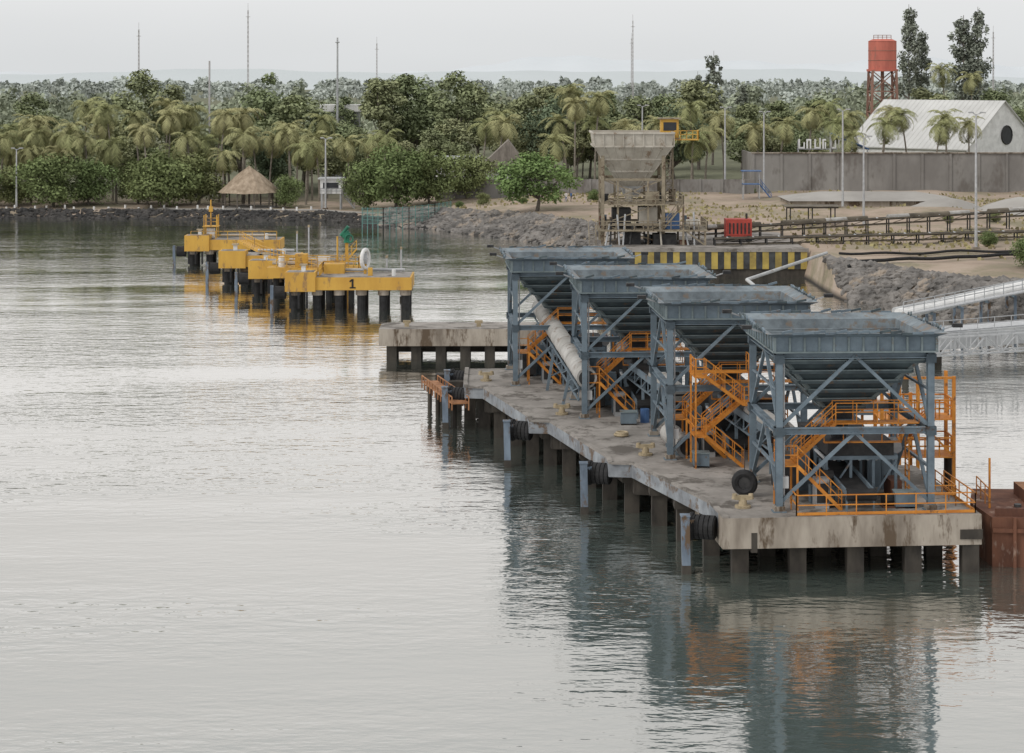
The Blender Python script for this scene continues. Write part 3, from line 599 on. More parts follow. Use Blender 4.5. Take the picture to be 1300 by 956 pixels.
f=MB(); p=V((-6.3,157,2.0)); q=V((-3.7,146.5,2.0)); f.beam(p,q,1.2,'rustor',.12)
for s_ in(-.6,.6):
    f.beam(p+V((s_,0,.45)),q+V((s_,0,.45)),.07,'rustor'); 
    for i in range(12): c=p.lerp(q,i/11)+V((s_,0,0)); f.beam(c+V((0,0,-.5)),c+V((0,0,.45)),.1,'rustor')
for i in range(0,12,3):
    c=p.lerp(q,i/11); f.cyl(c+V((0,0,-3)),c,.17,'conc_dark')
f.build('steel_gangway')

f=MB(); f.prism([(-11.9,183),(4,183.2),(4,188.4),(-11.2,188.2),(-11.9,187)],1.25,2.77,'concrete','conc_side')
for x in(-10.8,-8.6,-6.4,-4.2,-2,.4,2.6):
    for y in(184,187): f.beam((x,y,-1),(x,y,1.25),.9,'conc_dark')
f.bx(-11.2,3.5,185.5,186,.4,1.24,'conc_dark')
for x in(-9.5,-3): f.beam((x,185,2.77),(x,185,3.2),.4,'tan'); f.beam((x-.35,185,3.2),(x+.35,185,3.2),.25,'tan')
f.build('concrete_mooring_dolphin')

# ------------------------------------------------------------------ yellow dolphins
def dolphin(name,x0,x1,y0,y1,zt,block=True,num=None):
    f=MB(); f.bx(x0,x1,y0,y1,zt-1.4,zt-.03,'yellow'); f.bx(x0+.2,x1-.2,y0+.2,y1-.2,zt-.03,zt,'concrete')
    n=max(2,round((x1-x0)/2.6))
    for i in range(n+1):
        for y in(y0+.8,y1-.8):
            x=x0+.7+(x1-x0-1.4)*i/n; f.cyl((x,y,-1.4),(x,y,zt-2.0),.45,'rubber'); f.cyl((x,y,zt-2.0),(x,y,zt-1.4),.6,'conc_side')
    if block:
        f.bx(x0-.3,x0+3.0,y0-.25,y0+2.4,zt-1.55,zt+.55,'yellow'); f.bx(x0-.1,x0+2.8,y0-.05,y0+2.2,zt+.55,zt+.57,'concrete')
        f.cyl((x0-1.5,y0+1,1.8),(x0-.3,y0+1,1.8),.7,'rubber',n=16); f.beam((x0-1.8,y0+.6,-1.5),(x0-1.8,y0+.6,2.6),.35,'pilesteel')
        for a_ in(.3,1.2,2.1): f.beam((x0+a_,y0-.3,.2),(x0+a_,y0-.3,zt-1.55),.22,'rubber')
    f.beam((x0+1.6,y0+1,zt+.5),(x0+1.6,y0+1,zt+1.2),.45,'white'); f.bx(x0+1.2,x0+2.0,y0+.6,y0+1.4,zt+1.2,zt+1.35,'tan')
    f.cyl((x0+4,y1-1,zt+.3),(x1-1,y1-1,zt+.3),.16,'offwhite'); f.cyl((x1-2,y0+1.5,zt),(x1-2,y0+1.5,zt+.7),.22,'white')
    if num:
        c=(x0+x1)/2+.3; z=zt-1.2
        f.bx(c-.09,c+.12,y0-.03,y0-.004,z,z+1.0,'rubber'); f.bx(c-.3,c+.35,y0-.034,y0-.03,z-.0,z+.14,'rubber'); f.beam((c-.3,y0-.02,z+.72),(c-.02,y0-.02,z+.95),.02,'rubber',.16)
    return f.build(name)
dolphin('mooring_dolphin',-24.3,-10.9,222,228.5,3.55,True,'1')
dolphin('mooring_dolphin',-30.2,-22,237,242,3.45); dolphin('mooring_dolphin',-35.5,-26,250,255,3.45); dolphin('mooring_dolphin',-43.5,-31,274,279,3.45)
f=MB(); f.rail([(-21,223,3.55),(-21,228,3.55),(-16.5,228,3.55)],'yellow',1.2,1,.09)
f.bx(-20.8,-18.5,226,228,3.55,4.6,'yellow'); f.torus((-16.2,226,5.2),(1,-.35,0),1.0,.22,'white'); f.cyl((-16.4,226,5.2),(-16.0,226,5.2),.6,'galv'); f.beam((-16.2,226,3.5),(-16.2,226,5.2),.3,'yellow')
for a_ in range(6): an=a_*math.pi/3; f.beam((-16.2,226,5.2),(-16.2+.3*math.cos(an),226+.9*math.cos(an),5.2+.95*math.sin(an)),.1,'galv')
f.stair((-19.5,229,3.6),(-17.4,229,6.0),.8,'yellow'); f.beam((-15.5,224,3.5),(-15.5,224,4.4),.5,'yellow')
f.build('mooring_winch')
f=MB(); f.bx(-28,-17.5,233.5,236,2.3,3.5,'yellow')
for x in(-27,-24,-21,-18.4): f.cyl((x,234.7,-1.4),(x,234.7,2.3),.35,'rubber')
f.rail([(-28,233.5,3.5),(-17.5,233.5,3.5),(-17.5,236,3.5)],'yellow',1.2,1.2,.08); f.rail([(-26,236,3.5),(-18,236,3.5)],'yellow',1.2,1.2,.08)
f.bx(-24.8,-23.4,234,235.3,3.5,5.0,'yellow'); f.bx(-22.3,-20.9,234,235.6,3.5,4.6,'white'); f.cyl((-20,234.6,3.5),(-20,234.6,7.0),.1,'yellow'); f.cyl((-27.5,235.2,3.9),(-18,235.2,3.9),.2,'offwhite'); f.cyl((-26.4,234.6,3.5),(-26.4,234.6,4.7),.35,'white')
f.build('dolphin_walkway')
f=MB(); x,y=-19.2,238; f.beam((x,y,0),(x,y,6.0),.35,'yellow'); f.cyl((x,y,6.0),(x,y,7.4),.36,'green',.26); f.bx(x-.5,x+.4,y-.35,y+.35,6.6,7.2,'green'); f.cyl((x-.7,y,6.8),(x+.2,y-.2,7.9),.2,'green'); f.torus((x+.3,y-.4,6.5),(0,1,0),.45,.08,'green'); f.beam((x,y,4),(x+1.2,y,3.4),.2,'green'); f.bx(x-2,x+2.4,y-1,y+1.5,2.4,3.4,'yellow'); f.cyl((x-1.5,y,-1),(x-1.5,y,2.4),.35,'rubber'); f.cyl((x+1.8,y,-1),(x+1.8,y,2.4),.35,'rubber'); f.build('hose_handling_crane')
f=MB(); x,y=-41.5,276
for dx in(0,1.7):
    for dy in(0,1.7): f.beam((x+dx,y+dy,3.5),(x+dx,y+dy,6.6),.14,'yellow')
f.bx(x-.2,x+1.9,y-.2,y+1.9,5.0,5.1,'yellow'); f.rail([(x,y,5.1),(x+1.7,y,5.1),(x+1.7,y+1.7,5.1)],'yellow',1.1,.8,.08); f.bx(x+.3,x+1.3,y+.3,y+1.3,3.5,4.8,'white'); f.cyl((x+.8,y+.8,5.1),(x+.8,y+.8,8.6),.09,'yellow'); f.bx(x+.55,x+1.05,y+.55,y+1.05,7.0,7.7,'yellow')
f.rail([(-43,274.2,3.45),(-31.5,274.2,3.45)],'yellow',1.1,1.6,.08); f.build('navigation_light_tower')
for i,(x,y,h) in enumerate([(-26,262,6.0),(-27.5,262,5.2),(-12.5,231,5.8),(-14,229,5.0)]):
    f=MB(); f.cyl((x,y,-1.5),(x,y,h),.10,'galv',n=8); f.bx(x-.12,x+.12,y-.12,y+.12,h,h+.3,'tan'); f.cyl((x,y,-1.5),(x,y,.5),.16,'conc_dark',n=8); f.build('marker_pile')
for x0,y0,x1,y1 in ((-27,240,-22,232),(-31,252,-27,243),(-36,273,-31,256)):
    f=MB(); f.beam((x0,y0,3.3),(x1,y1,3.3),1.0,'yellow',.3); f.rail([(x0,y0,3.4),(x1,y1,3.4)],'yellow',1.1,1.5,.08); f.cyl(((x0+x1)/2,(y0+y1)/2,-1.4),((x0+x1)/2,(y0+y1)/2,3.2),.3,'rubber'); f.build('catwalk')

# ------------------------------------------------------------------ quay with beige unloader
f=MB(); f.bx(13,37,257,285,-2,3.62,'concrete')
f.bx(12.8,37.2,256.6,257,3.3,3.75,'concrete'); f.bx(13,37,256.9,257,.0,1.2,'conc_dark')
n=30; w=24/n
for i in range(n): f.bx(13+i*w,13+(i+1)*w-.0,256.72-(.04 if i%2 else 0),256.9,1.15,3.3,'hazard_y' if i%2 else 'hazard_b')
f.build('quay_wall')
f=MB(); kx='beige2'
cx,cy=15.6,268; zt=18.0
hw=5.2
legs=[(cx-3.9,cy-3.9),(cx+3.9,cy-3.9),(cx+3.9,cy+3.9),(cx-3.9,cy+3.9)]
for x,y in legs: f.ibeam((x,y,3.6),(x,y,16),.42,kx); f.beam((x,y,3.6),(x,y,16),.25,kx)
for x,y in legs:
    f.beam((x*.5+cx*.5,y,3.6),(x*.5+cx*.5,y,12),.25,kx)
for z in(6.2,9.0,12.0):
    for a in range(4): f.beam((*legs[a],z),(*legs[(a+1)%4],z),.3,kx)
for a in range(4):
    p=legs[a];q=legs[(a+1)%4]
    f.beam((*p,3.8),(*q,6.2),.15,kx); f.beam((*q,3.8),(*p,6.2),.15,kx); f.beam((*p,6.3),(*q,9),.13,kx); f.beam((*p,9),(*q,12),.15,kx); f.beam((*q,9),(*p,12),.15,kx)
def pyr(zc,h1,zd,h2,k): 
    A=[(cx-h1,cy-h1),(cx+h1,cy-h1),(cx+h1,cy+h1),(cx-h1,cy+h1)];B=[(cx-h2,cy-h2),(cx+h2,cy-h2),(cx+h2,cy+h2),(cx-h2,cy+h2)]
    f.add([(x,y,zc) for x,y in A]+[(x,y,zd) for x,y in B],[(j,4+j,4+(j+1)%4,(j+1)%4) for j in range(4)],k)
pyr(zt,hw,16.3,hw-.25,'beige'); pyr(16.3,hw-.25,11.0,1.4,'beige'); pyr(17.9,hw-.05,16.3,hw-.5,'beige'); pyr(16.3,hw-.5,11,1.2,'beige'); pyr(11,1.4,9.6,.9,'offwhite')
for z,e in((18,5.25),(16.3,5.05),(14.6,3.8),(13,2.7)):
    c=[(cx-e,cy-e),(cx+e,cy-e),(cx+e,cy+e),(cx-e,cy+e)]
    for a in range(4): f.beam((*c[a],z),(*c[(a+1)%4],z),.22,'beige')
for j in range(9):
    u=-hw+2*hw*j/8; f.beam((cx+u,cy-hw-.02,16.3),(cx+u,cy-hw-.05,18),.12,'beige')
    f.beam((cx+u*.97,cy-hw+.2,16.3),(cx+u*.3,cy-1.45,11.1),.12,'beige')
f.bx(cx-4.6,cx+9.5,cy-5.2,cy+4,5.4,5.6,kx); f.rail([(cx-4.6,cy-5.2,5.6),(cx+9.5,cy-5.2,5.6),(cx+9.5,cy+4,5.6)],kx,1.1,1.2,.09)
f.bx(cx-3.2,cx+6.5,cy-4.4,cy+3,8.7,8.85,kx); f.rail([(cx-3.2,cy-4.4,8.85),(cx+6.5,cy-4.4,8.85),(cx+6.5,cy+3,8.85)],kx,1.1,1.2,.09)
for x in(cx+6.4,cx+9.2): 
    for y in(cy-5,cy+3.6): f.beam((x,y,3.6),(x,y,8.8 if x<cx+8 else 5.5),.25,kx)
f.bx(cx-2.6,cx-.2,cy-3,cy,5.6,8.2,'dark'); f.bx(cx+.8,cx+3.2,cy-3.2,cy-.5,6.2,8.4,'beige'); f.bx(cx+4.2,cx+6.0,cy-4,cy-2,5.6,7.6,'blue'); f.bx(cx-1.2,cx+1.0,cy-4,cy-2.6,3.6,5.2,'dark'); f.bx(cx+2.6,cx+5.6,cy-4.4,cy-2.,3.6,5.0,'dark'); f.cyl((cx+6.8,cy-4,6.3),(cx+8.6,cy-4,6.3),.6,'beige'); f.cyl((cx-.5,cy-3,9),(cx-.5,cy-3,10.8),.5,'beige'); f.bx(cx+1.6,cx+3.4,cy-4,cy-2,8.85,10.4,'beige2')
rr=random.Random(3)
for j in range(26):
    x=cx+rr.uniform(-4.3,8.8); y=cy+rr.uniform(-4.8,2); z=rr.choice([3.62,5.6,5.6,8.85]); 
    if z>8 and x>cx+6: continue
    w_=rr.uniform(.3,1.1); f.bx(x,x+w_,y,y+rr.uniform(.3,1),z,z+rr.uniform(.4,1.7),rr.choice(['dark','beige2','beige','steel','rust','dark']))
for j in range(8):
    x=cx+rr.uniform(-4,8); f.cyl((x,cy-4.9,3.6),(x+rr.uniform(-.6,.6),cy-4.6,5.5+rr.uniform(0,2.5)),.12,rr.choice(['beige','dark','galv']),n=6)
f.stair((cx+9.2,cy-4.6,3.6),(cx+6.5,cy-4.6,5.6),.9,kx); f.stair((cx+3.8,cy-4.5,5.6),(cx+6.4,cy-4.5,8.8),.8,kx); f.stair((cx-5.2,cy-4.4,3.6),(cx-5.2,cy-1,5.6),.9,kx)
f.lattice((cx+5.0,cy+1,8.8),(cx+5.0,cy+1,16.6),1.0,kx,.14)
f.bx(cx+3.6,cx+6.6,cy-.5,cy+2.5,17.0,17.2,kx); f.bx(cx+3.9,cx+6.2,cy-.2,cy+2.2,17.2,19.7,'yellow'); f.bx(cx+4.2,cx+5.9,cy-.24,cy-.2,18.2,19.3,'glass'); f.bx(cx+3.6,cx+6.5,cy-.5,cy+2.5,19.7,19.85,'beige2')
f.rail([(cx+5.6,cy-.6,17.1),(cx+8.8,cy-.6,17.1),(cx+8.8,cy+2,17.1)],'yellow',1.1,.8,.1); f.bx(cx+5.6,cx+8.8,cy-.6,cy+2,16.95,17.08,'yellow')
f.build('bulk_unloading_tower')

def belt(p,q,hood):
    f=MB(); p=V(p);q=V(q); f.beam(p,q,1.3,'dark',.2); n=int((q-p).length/3.4)
    for s_ in(-.8,.8): f.beam(p+V((0,s_,.1)),q+V((0,s_,.1)),.16,'conv'); f.beam(p+V((0,s_,-.7)),q+V((0,s_,-.7)),.12,'conv')
    for i in range(n+1):
        c=p.lerp(q,i/n); 
        for s_ in(-.8,.8):
            z=hz(c.x,c.y); f.beam((c.x,c.y+s_,min(z,3.6)-.1),(c.x,c.y+s_,c.z),.16,'dark')
        f.beam(c+V((0,-.8,-.7)),p.lerp(q,min(1,(i+1)/n))+V((0,-.8,.1)),.08,'conv')
    for i in range(n):
        if hood and i%5!=3: f.cyl(p.lerp(q,i/n)+V((0,0,.2)),p.lerp(q,(i+1)/n)+V((0,0,.2)),.38,'conv' if i%3 else 'cover',n=10)
        f.cyl(p.lerp(q,(i+.5)/n)+V((0,-.6,.15)),p.lerp(q,(i+.5)/n)+V((0,.6,.15)),.1,'galv',n=6)
    f.build('belt_conveyor')
belt((24,271,5.0),(80,296,6.2),True); belt((26,263,4.4),(84,276,4.7),False)
f=MB(); f.bx(28,31.4,268,270.5,4.2,6.6,'red'); f.bx(28.2,31.2,267.95,268,4.5,6.3,'red'); 
for i in range(6): f.bx(28.4+i*.5,28.6+i*.5,267.9,267.95,4.7,6.1,'dark')
f.bx(27.7,31.7,267.9,270.6,3.9,4.2,'dark'); f.cyl((30.8,269,6.6),(30.8,269,7.3),.14,'dark')
for x in(28.4,31): f.cyl((x,267.8,4.0),(x,268.2,4.0),.45,'rubber')
f.build('diesel_generator')
f=MB(); z0=hz(44,300)
for x in(40.5,43.7,47):
    for y in(298,302): f.beam((x,y,z0-.3),(x,y,z0+2.5),.16,'dark')
f.beam((39.8,300,z0+2.65),(47.8,300,z0+2.65),4.8,'conv',.12); f.beam((40,297.9,z0+2.5),(47.5,297.9,z0+2.5),.18,'dark'); f.build('open_shelter')
f=MB(); z0=hz(56,340); f.bx(46,74,338,352,z0-.5,z0+.9,'conc_side'); f.add([(45.6,337.5,z0+.9),(74.4,337.5,z0+.9),(74.4,352.5,z0+.9),(45.6,352.5,z0+.9),(52,345,z0+2.1),(68,345,z0+2.1)],[(0,1,5,4),(1,2,5),(2,3,4,5),(3,0,4)],'pave'); f.build('low_storage_shed')
f=MB(); f.beam((80,340,hz(80,340)+.1),(120,330,hz(80,340)+.3),6,'blue',.2); f.build('blue_tarpaulin')
f=MB()
for (x,y,r,h) in ((80,322,8,2.6),(92,318,9,3),(70,330,6,1.8)):
    n=22; z=hz(x,y)-.1; vs=[];
    for j,(a_,b_) in enumerate(((1,0),(.7,.42),(.35,.8),(.06,1))):
        for i in range(n): t_=2*math.pi*i/n; q_=r*a_*(1+.08*math.sin(i*2.1+j)); vs.append((x+q_*math.cos(t_),y+q_*math.sin(t_),z+h*b_))
    f.add(vs,[(j*n+i,j*n+(i+1)%n,(j+1)*n+(i+1)%n,(j+1)*n+i) for j in range(3) for i in range(n)]+[tuple(range(3*n,4*n))],'pave')
f.build('aggregate_stockpile',smooth=True)
f=MB(); x,y=42,360; z=hz(x,y)
f.bx(x-1.5,x+1.5,y-1,y+1,z+2.6,z+2.75,'blue'); f.stair((x+3.6,y,z),(x+1.5,y,z+2.6),.9,'blue')
for a in(-1.4,1.4):
    for b_ in(-.9,.9): f.beam((x+a,y+b_,z-.2),(x+a,y+b_,z+4.9),.12,'offwhite')
f.bx(x-1.7,x+1.7,y-1.2,y+1.2,z+4.9,z+5.05,'blue'); f.build('blue_stair_platform')
def pipe(name,pts,r,k,n=8):
    f=MB()
    for a,b_ in zip(pts[:-1],pts[1:]): f.cyl(a,b_,r,k,n=n)
    f.build(name,smooth=False)
pts=[(x,241+3*math.sin(x*.12)+ (x-40)*.12,hz(x,241+3*math.sin(x*.12)+(x-40)*.12)+.45) for x in np.arange(39,75,1.5)]; pipe('rubber_hose',pts,.2,'rubber')
pts=[(x,249+2*math.sin(x*.15+1)+ (x-40)*.15,hz(x,249+2*math.sin(x*.15+1)+ (x-40)*.15)+.3) for x in np.arange(40,75,1.5)]; pipe('rubber_hose',pts,.16,'rubber')
pipe('white_pipe',[(26.5,231,2.4),(37.8,246,4.1)],.2,'offwhite'); pipe('white_pipe',[(28,224,1.2),(26.5,231,2.4)],.2,'offwhite')
f=MB(); f.bx(23,30,226,232,-1,1.6,'conc_side'); f.bx(23,30,225.9,226,-1,.5,'conc_dark'); f.build('pipe_landing_block')
for dy,r in((0,.42),(1.6,.42),(3.4,.32)): pipe('white_pipe',[(36.5,192+dy,3.0),(43,199+dy,3.3),(58,212+dy,4.6),(66,220+dy,4.8)],r,'white' if dy<3 else 'offwhite',12)
f=MB()
for i in range(7):
    t_=i/6; x=37+20*t_;y=192.5+18.5*t_; f.beam((x-.3,y-.4,2.5+1.4*t_),(x-.3,y+4,2.5+1.4*t_),.25,'steel'); f.beam((x,y,-1),(x,y,2.5+1.4*t_),.25,'pilesteel'); f.beam((x,y+3.5,-1),(x,y+3.5,2.5+1.4*t_),.25,'pilesteel')
f.rail([(36.5,191,3.2),(58,210.5,4.4)],'galv',1.1,1.6,.07); f.beam((36.5,191,3.1),(58,210.5,4.3),.8,'galv',.12); f.build('pipe_trestle')
f=MB(); p=V((34,180,2.0)); q=V((64,193,2.6)); f.beam(p,q,3.2,'offwhite',1.5); f.beam(p+V((0,0,.8)),q+V((0,0,.8)),2.6,'galv',.08)
for i in range(16): c=p.lerp(q,(i+.5)/16); f.beam(c+V((.7,-1.6,-.7)),c+V((.7,-1.6,.7)),.12,'galv')
f.rail([p+V((.6,-1.4,.8)),q+V((.6,-1.4,.8))],'galv',1.0,1.8,.06)
for t_ in(.12,.5,.88):
    c=p.lerp(q,t_); f.cyl((c.x,c.y,-2),(c.x,c.y,1.3),.5,'conc_dark')
f.build('access_girder_bridge')
f=MB(); p=V((31.5,171,1.9)); q=V((60,180,2.3))
for a in(-.8,.8):
    for z in(0,1.5): f.beam(p+V((0,a,z)),q+V((0,a,z)),.14,'galv')
    n=20
    for i in range(n):
        c=p.lerp(q,i/n);e=p.lerp(q,(i+1)/n); f.beam(c+V((0,a,0)),c+V((0,a,1.5)),.09,'galv'); f.beam(c+V((0,a,0 if i%2 else 1.5)),e+V((0,a,1.5 if i%2 else 0)),.09,'galv')
for i in range(20): c=p.lerp(q,i/20); f.beam(c+V((0,-.8,0)),c+V((0,.8,0)),.08,'galv')
for t_ in(.05,.5,.95): c=p.lerp(q,t_); f.cyl((c.x,c.y,-1.5),(c.x,c.y,1.9),.3,'conc_dark')
f.build('truss_walkway')

# ------------------------------------------------------------------ walls / buildings
f=MB(); x=44.3
f.bx(44.3,220,378,378.4,2,11.0,'wall'); 
while x<200: f.bx(x,x+.45,377.8,378,2,11.15,'wall'); x+=5.2
f.bx(44.2,220,377.7,378.5,11.0,11.2,'conc_side'); f.bx(44.3,44.7,378.4,395,2,11,'wall'); f.build('perimeter_wall')
f=MB(); f.bx(-14,44,372,372.3,1,6.5,'wall'); 
for x in np.arange(-14,44,4): f.bx(x,x+.35,371.8,372,1,6.6,'wall')
f.build('boundary_wall')
f=MB(); d=V((-.68,.73,0)); w=V((.73,.68,0)); pk=V((102,425,0)); Lw=30;hw=13.2; ze=10.6;zr=20.0
A=pk-w*hw;B=pk+w*hw;Cc=B+d*Lw;Dd=A+d*Lw; z=lambda v,h:V((v.x,v.y,h)); R0=pk;R1=pk+d*Lw
f.add([z(A,3),z(B,3),z(B,ze),z(R0,zr),z(A,ze)],[(0,1,2,3,4)],'white'); f.add([z(Dd,3),z(Cc,3),z(Cc,ze),z(R1,zr),z(Dd,ze)],[(4,3,2,1,0)],'white')
f.add([z(A,3),z(A,ze),z(Dd,ze),z(Dd,3)],[(0,1,2,3)],'white'); f.add([z(B,3),z(Cc,3),z(Cc,ze),z(B,ze)],[(0,1,2,3)],'white')
ov=-d*.5
for S_,E_ in((A-w*.5,1),(B+w*.5,-1)):
    p0=z(S_+ov,ze-.3);p1=z(R0+ov,zr+.15);p2=z(R1-ov,zr+.15);p3=z(S_+d*Lw-ov,ze-.3); f.add([p0,p1,p2,p3,p0-V((0,0,.2)),p1-V((0,0,.2)),p2-V((0,0,.2)),p3-V((0,0,.2))],[(0,1,2,3),(4,7,6,5),(0,4,5,1),(2,6,7,3),(0,3,7,4)],'roof')
    for i in range(26):
        a=p0.lerp(p3,i/25)+V((0,0,.03));b_=p1.lerp(p2,i/25)+V((0,0,.03)); f.beam(a,b_,.08,'roof2',.05)
c=z(pk+w*1.0-d*.08,13.0); f.cyl(c,c-d*.1,1.9,'glass',n=28); f.torus(c-d*.1,d,1.9,.15,'dark')
f.add([z(pk-w*4-d*.05,3),z(pk-w*.2-d*.05,3),z(pk-w*.2-d*.05,8.2),z(pk-w*4-d*.05,8.2)],[(0,1,2,3)],'offwhite')
f.build('white_warehouse')
f=MB(); x,y=85,470; r=3.2
f.cyl((x,y,26.8),(x,y,33.2),r,'tankred',n=28); f.cyl((x,y,33.2),(x,y,33.7),r+.1,'tankred',2.2,n=28); f.cyl((x,y,26.3),(x,y,26.8),r+.4,'tankred',n=28); f.rail([(x-2,y,33.6),(x+2,y,33.6)],'towerrust',1,1,.12)
for z_ in (28.8,31): f.torus((x,y,z_),(0,0,1),r,.08,'towerrust',28,6)
for a in range(4):
    c0=V((x+3.3*(-1,1,1,-1)[a],y+3.3*(-1,-1,1,1)[a],3)); c1=V((x+2.7*(-1,1,1,-1)[a],y+2.7*(-1,-1,1,1)[a],26.4)); e0=V((x+3.3*(-1,1,1,-1)[(a+1)%4],y+3.3*(-1,-1,1,1)[(a+1)%4],3)); e1=V((x+2.7*(-1,1,1,-1)[(a+1)%4],y+2.7*(-1,-1,1,1)[(a+1)%4],26.4))
    f.beam(c0,c1,.5,'towerrust')
    for j in range(5): f.beam(c0.lerp(c1,j/5),e0.lerp(e1,(j+1)/5),.22,'towerrust'); f.beam(e0.lerp(e1,j/5),c0.lerp(c1,(j+1)/5),.22,'towerrust'); f.beam(c0.lerp(c1,(j+1)/5),e0.lerp(e1,(j+1)/5),.26,'towerrust')
f.cyl((x,y,3),(x,y,26.5),.4,'towerrust'); f.build('water_tower')
def palapa(x,y,r,h0,h1,name='thatched_palapa'):
    f=MB(); z0=hz(x,y); n=28; rings=[(r,h0),(r*.72,h0+(h1-h0)*.34),(r*.38,h0+(h1-h0)*.7),(.25,h1)]
    vs=[];
    for j,(rr,hh) in enumerate(rings):
        for i in range(n):
            a=2*math.pi*i/n; q_=rr*(1+rng.uniform(-.03,.03)); vs.append((x+q_*math.cos(a),y+q_*math.sin(a),z0+hh+rng.uniform(-.12,.12)))
    fs=[(j*n+i,j*n+(i+1)%n,(j+1)*n+(i+1)%n,(j+1)*n+i) for j in range(3) for i in range(n)]
    vs.append((x,y,z0+h1+.3)); fs+=[(3*n+i,3*n+(i+1)%n,4*n) for i in range(n)]; f.add(vs,fs,'thatch')
    for i in range(10):
        a=2*math.pi*i/10; f.cyl((x+r*.88*math.cos(a),y+r*.88*math.sin(a),z0-.2),(x+r*.88*math.cos(a),y+r*.88*math.sin(a),z0+h0+.4),.14,'bark',n=7)
    f.cyl((x,y,z0-.2),(x,y,z0+h1),.2,'bark'); f.torus((x,y,z0+.9),(0,0,1),r*.86,.06,'bark',28,5); f.cyl((x,y,z0-.2),(x,y,z0+.15),r*.95,'pave',n=28)
    f.build(name)
palapa(-48.0,374,5.6,2.8,7.4)
f=MB(); x,y=-1.5,382; z0=hz(x,y)
f.bx(x-3.4,x+3.4,y-2.5,y+4,z0,z0+5.6,'white'); f.bx(x-1,x+.2,y-2.55,y-2.5,z0,z0+4.2,'glass'); f.bx(x+1.4,x+2.6,y-2.55,y-2.5,z0+3.1,z0+4.2,'glass')
f.add([(x-4.8,y-3.6,z0+4.9),(x+4.8,y-3.6,z0+4.9),(x+4.8,y+5,z0+4.9),(x-4.8,y+5,z0+4.9),(x+.8,y-4.3,z0+10.2),(x+.8,y+5.4,z0+10.2)],[(0,4,5,3),(1,2,5,4),(0,1,4),(3,5,2)],'thatch2'); f.build('thatched_house')
f=MB(); x,y=-8.5,384; z0=hz(x,y); f.bx(x-6,x+2.0,y,y+8,z0,z0+6.6,'white'); f.bx(x-6.5,x+2.5,y-.6,y+8.6,z0+6.6,z0+7.0,'offwhite')
for a in(-4.5,-2,.4): f.bx(x+a,x+a+1.2,y-.05,y,z0+4.0,z0+5.6,'glass')
f.build('low_white_building')
f=MB(); x,y=-32.6,370; z0=hz(x,y); f.bx(x-1.9,x+1.9,y-1.6,y+1.6,z0+2.8,z0+5.4,'white'); f.bx(x-2.3,x+2.3,y-2,y+2,z0+5.4,z0+5.65,'offwhite'); f.bx(x-1.4,x+1.4,y-1.65,y-1.6,z0+3.7,z0+4.8,'glass')
for a in(-1.7,1.7):
    for b_ in(-1.4,1.4): f.beam((x+a,y+b_,z0-.2),(x+a,y+b_,z0+2.8),.22,'offwhite')
f.rail([(x-1.9,y-1.7,z0+2.8),(x+1.9,y-1.7,z0+2.8)],'offwhite',1,.9,.08); f.stair((x+4.2,y,z0),(x+1.9,y,z0+2.8),.8,'galv'); f.build('guard_tower')
f=MB(); f.bx(-42,-33,446,452,17.5,19.0,'white'); f.bx(-41.5,-33.5,446.5,451.5,3,17.5,'offwhite'); f.build('distant_shed')
f=MB(); x=54
for i,wd in enumerate([1.2,.9,1.2,.7,1.1,1.0,.8]): 
    f.bx(x+i*1.5,x+i*1.5+.3,386,386.2,11.6,13.4,'white'); f.bx(x+i*1.5+.3,x+i*1.5+wd,386,386.2,13.1 if i%2 else 11.6,13.4 if i%2 else 11.9,'white'); f.bx(x+i*1.5+wd-.25,x+i*1.5+wd,385.99,386.19,11.6,12.8+.4*(i%3),'white')
f.beam((54,386.4,3),(54,386.4,13.2),.2,'galv'); f.beam((63,386.4,3),(63,386.4,13.2),.2,'galv'); f.beam((53.8,386.4,11.5),(64.5,386.4,11.5),.2,'galv'); f.build('letter_sign')
f=MB(); 
for i in range(8):
    a=V((60+i*.9,386+.5*math.sin(i),14.5-i*.38));b_=V((60.9+i*.9,386+.5*math.sin(i+1),14.5-(i+1)*.38)); f.beam(a,b_,1.1,'blue',.25)
f.beam((60,386,3),(60,386,14.5),.25,'offwhite'); f.beam((67,386,3),(67,386,11.5),.25,'offwhite'); f.build('water_slide')

f=MB(); 
for i in range(22):
    x=-92+i*2.7+rng.uniform(-.9,.9); y=float(shore(x))+rng.uniform(5.5,9); z=hz(x,y); f.cyl((x,y,z-.2),(x,y,z+rng.uniform(.4,.7)),.22,'white',.18,n=8)
f.build('painted_beach_posts')
f=MB()
vs=[];fs=[]
xx=np.arange(-64,-22,1.5)
for x in xx:
    y=float(shore(x))+6.2; 
    for dy in(0,2.6): vs.append((x,y+dy,hz(x,y+dy)+.06))
for i in range(len(xx)-1): fs.append((2*i,2*i+2,2*i+3,2*i+1))
f.add(vs,fs,'pave'); f.build('beach_path')
f=MB(); pts=[(-24.5,335),(-21,334),(-17,338),(-13,345),(-10.5,352)]
for (x0,y0),(x1,y1) in zip(pts[:-1],pts[1:]):
    n=4
    for i in range(n+1):
        x=x0+(x1-x0)*i/n;y=y0+(y1-y0)*i/n; f.beam((x,y,-1),(x,y,3.8),.14,'teal')
        if i<n:
            xb=x0+(x1-x0)*(i+1)/n;yb=y0+(y1-y0)*(i+1)/n
            for z in(1.2,1.8,2.4,3.0,3.7): f.beam((x,y,z),(xb,yb,z),.06,'teal')
            for j in range(4): xa=x+(xb-x)*j/4;ya=y+(yb-y)*j/4; f.beam((xa,ya,1.2),(xa,ya,3.7),.05,'teal')
f.build('mesh_fence')
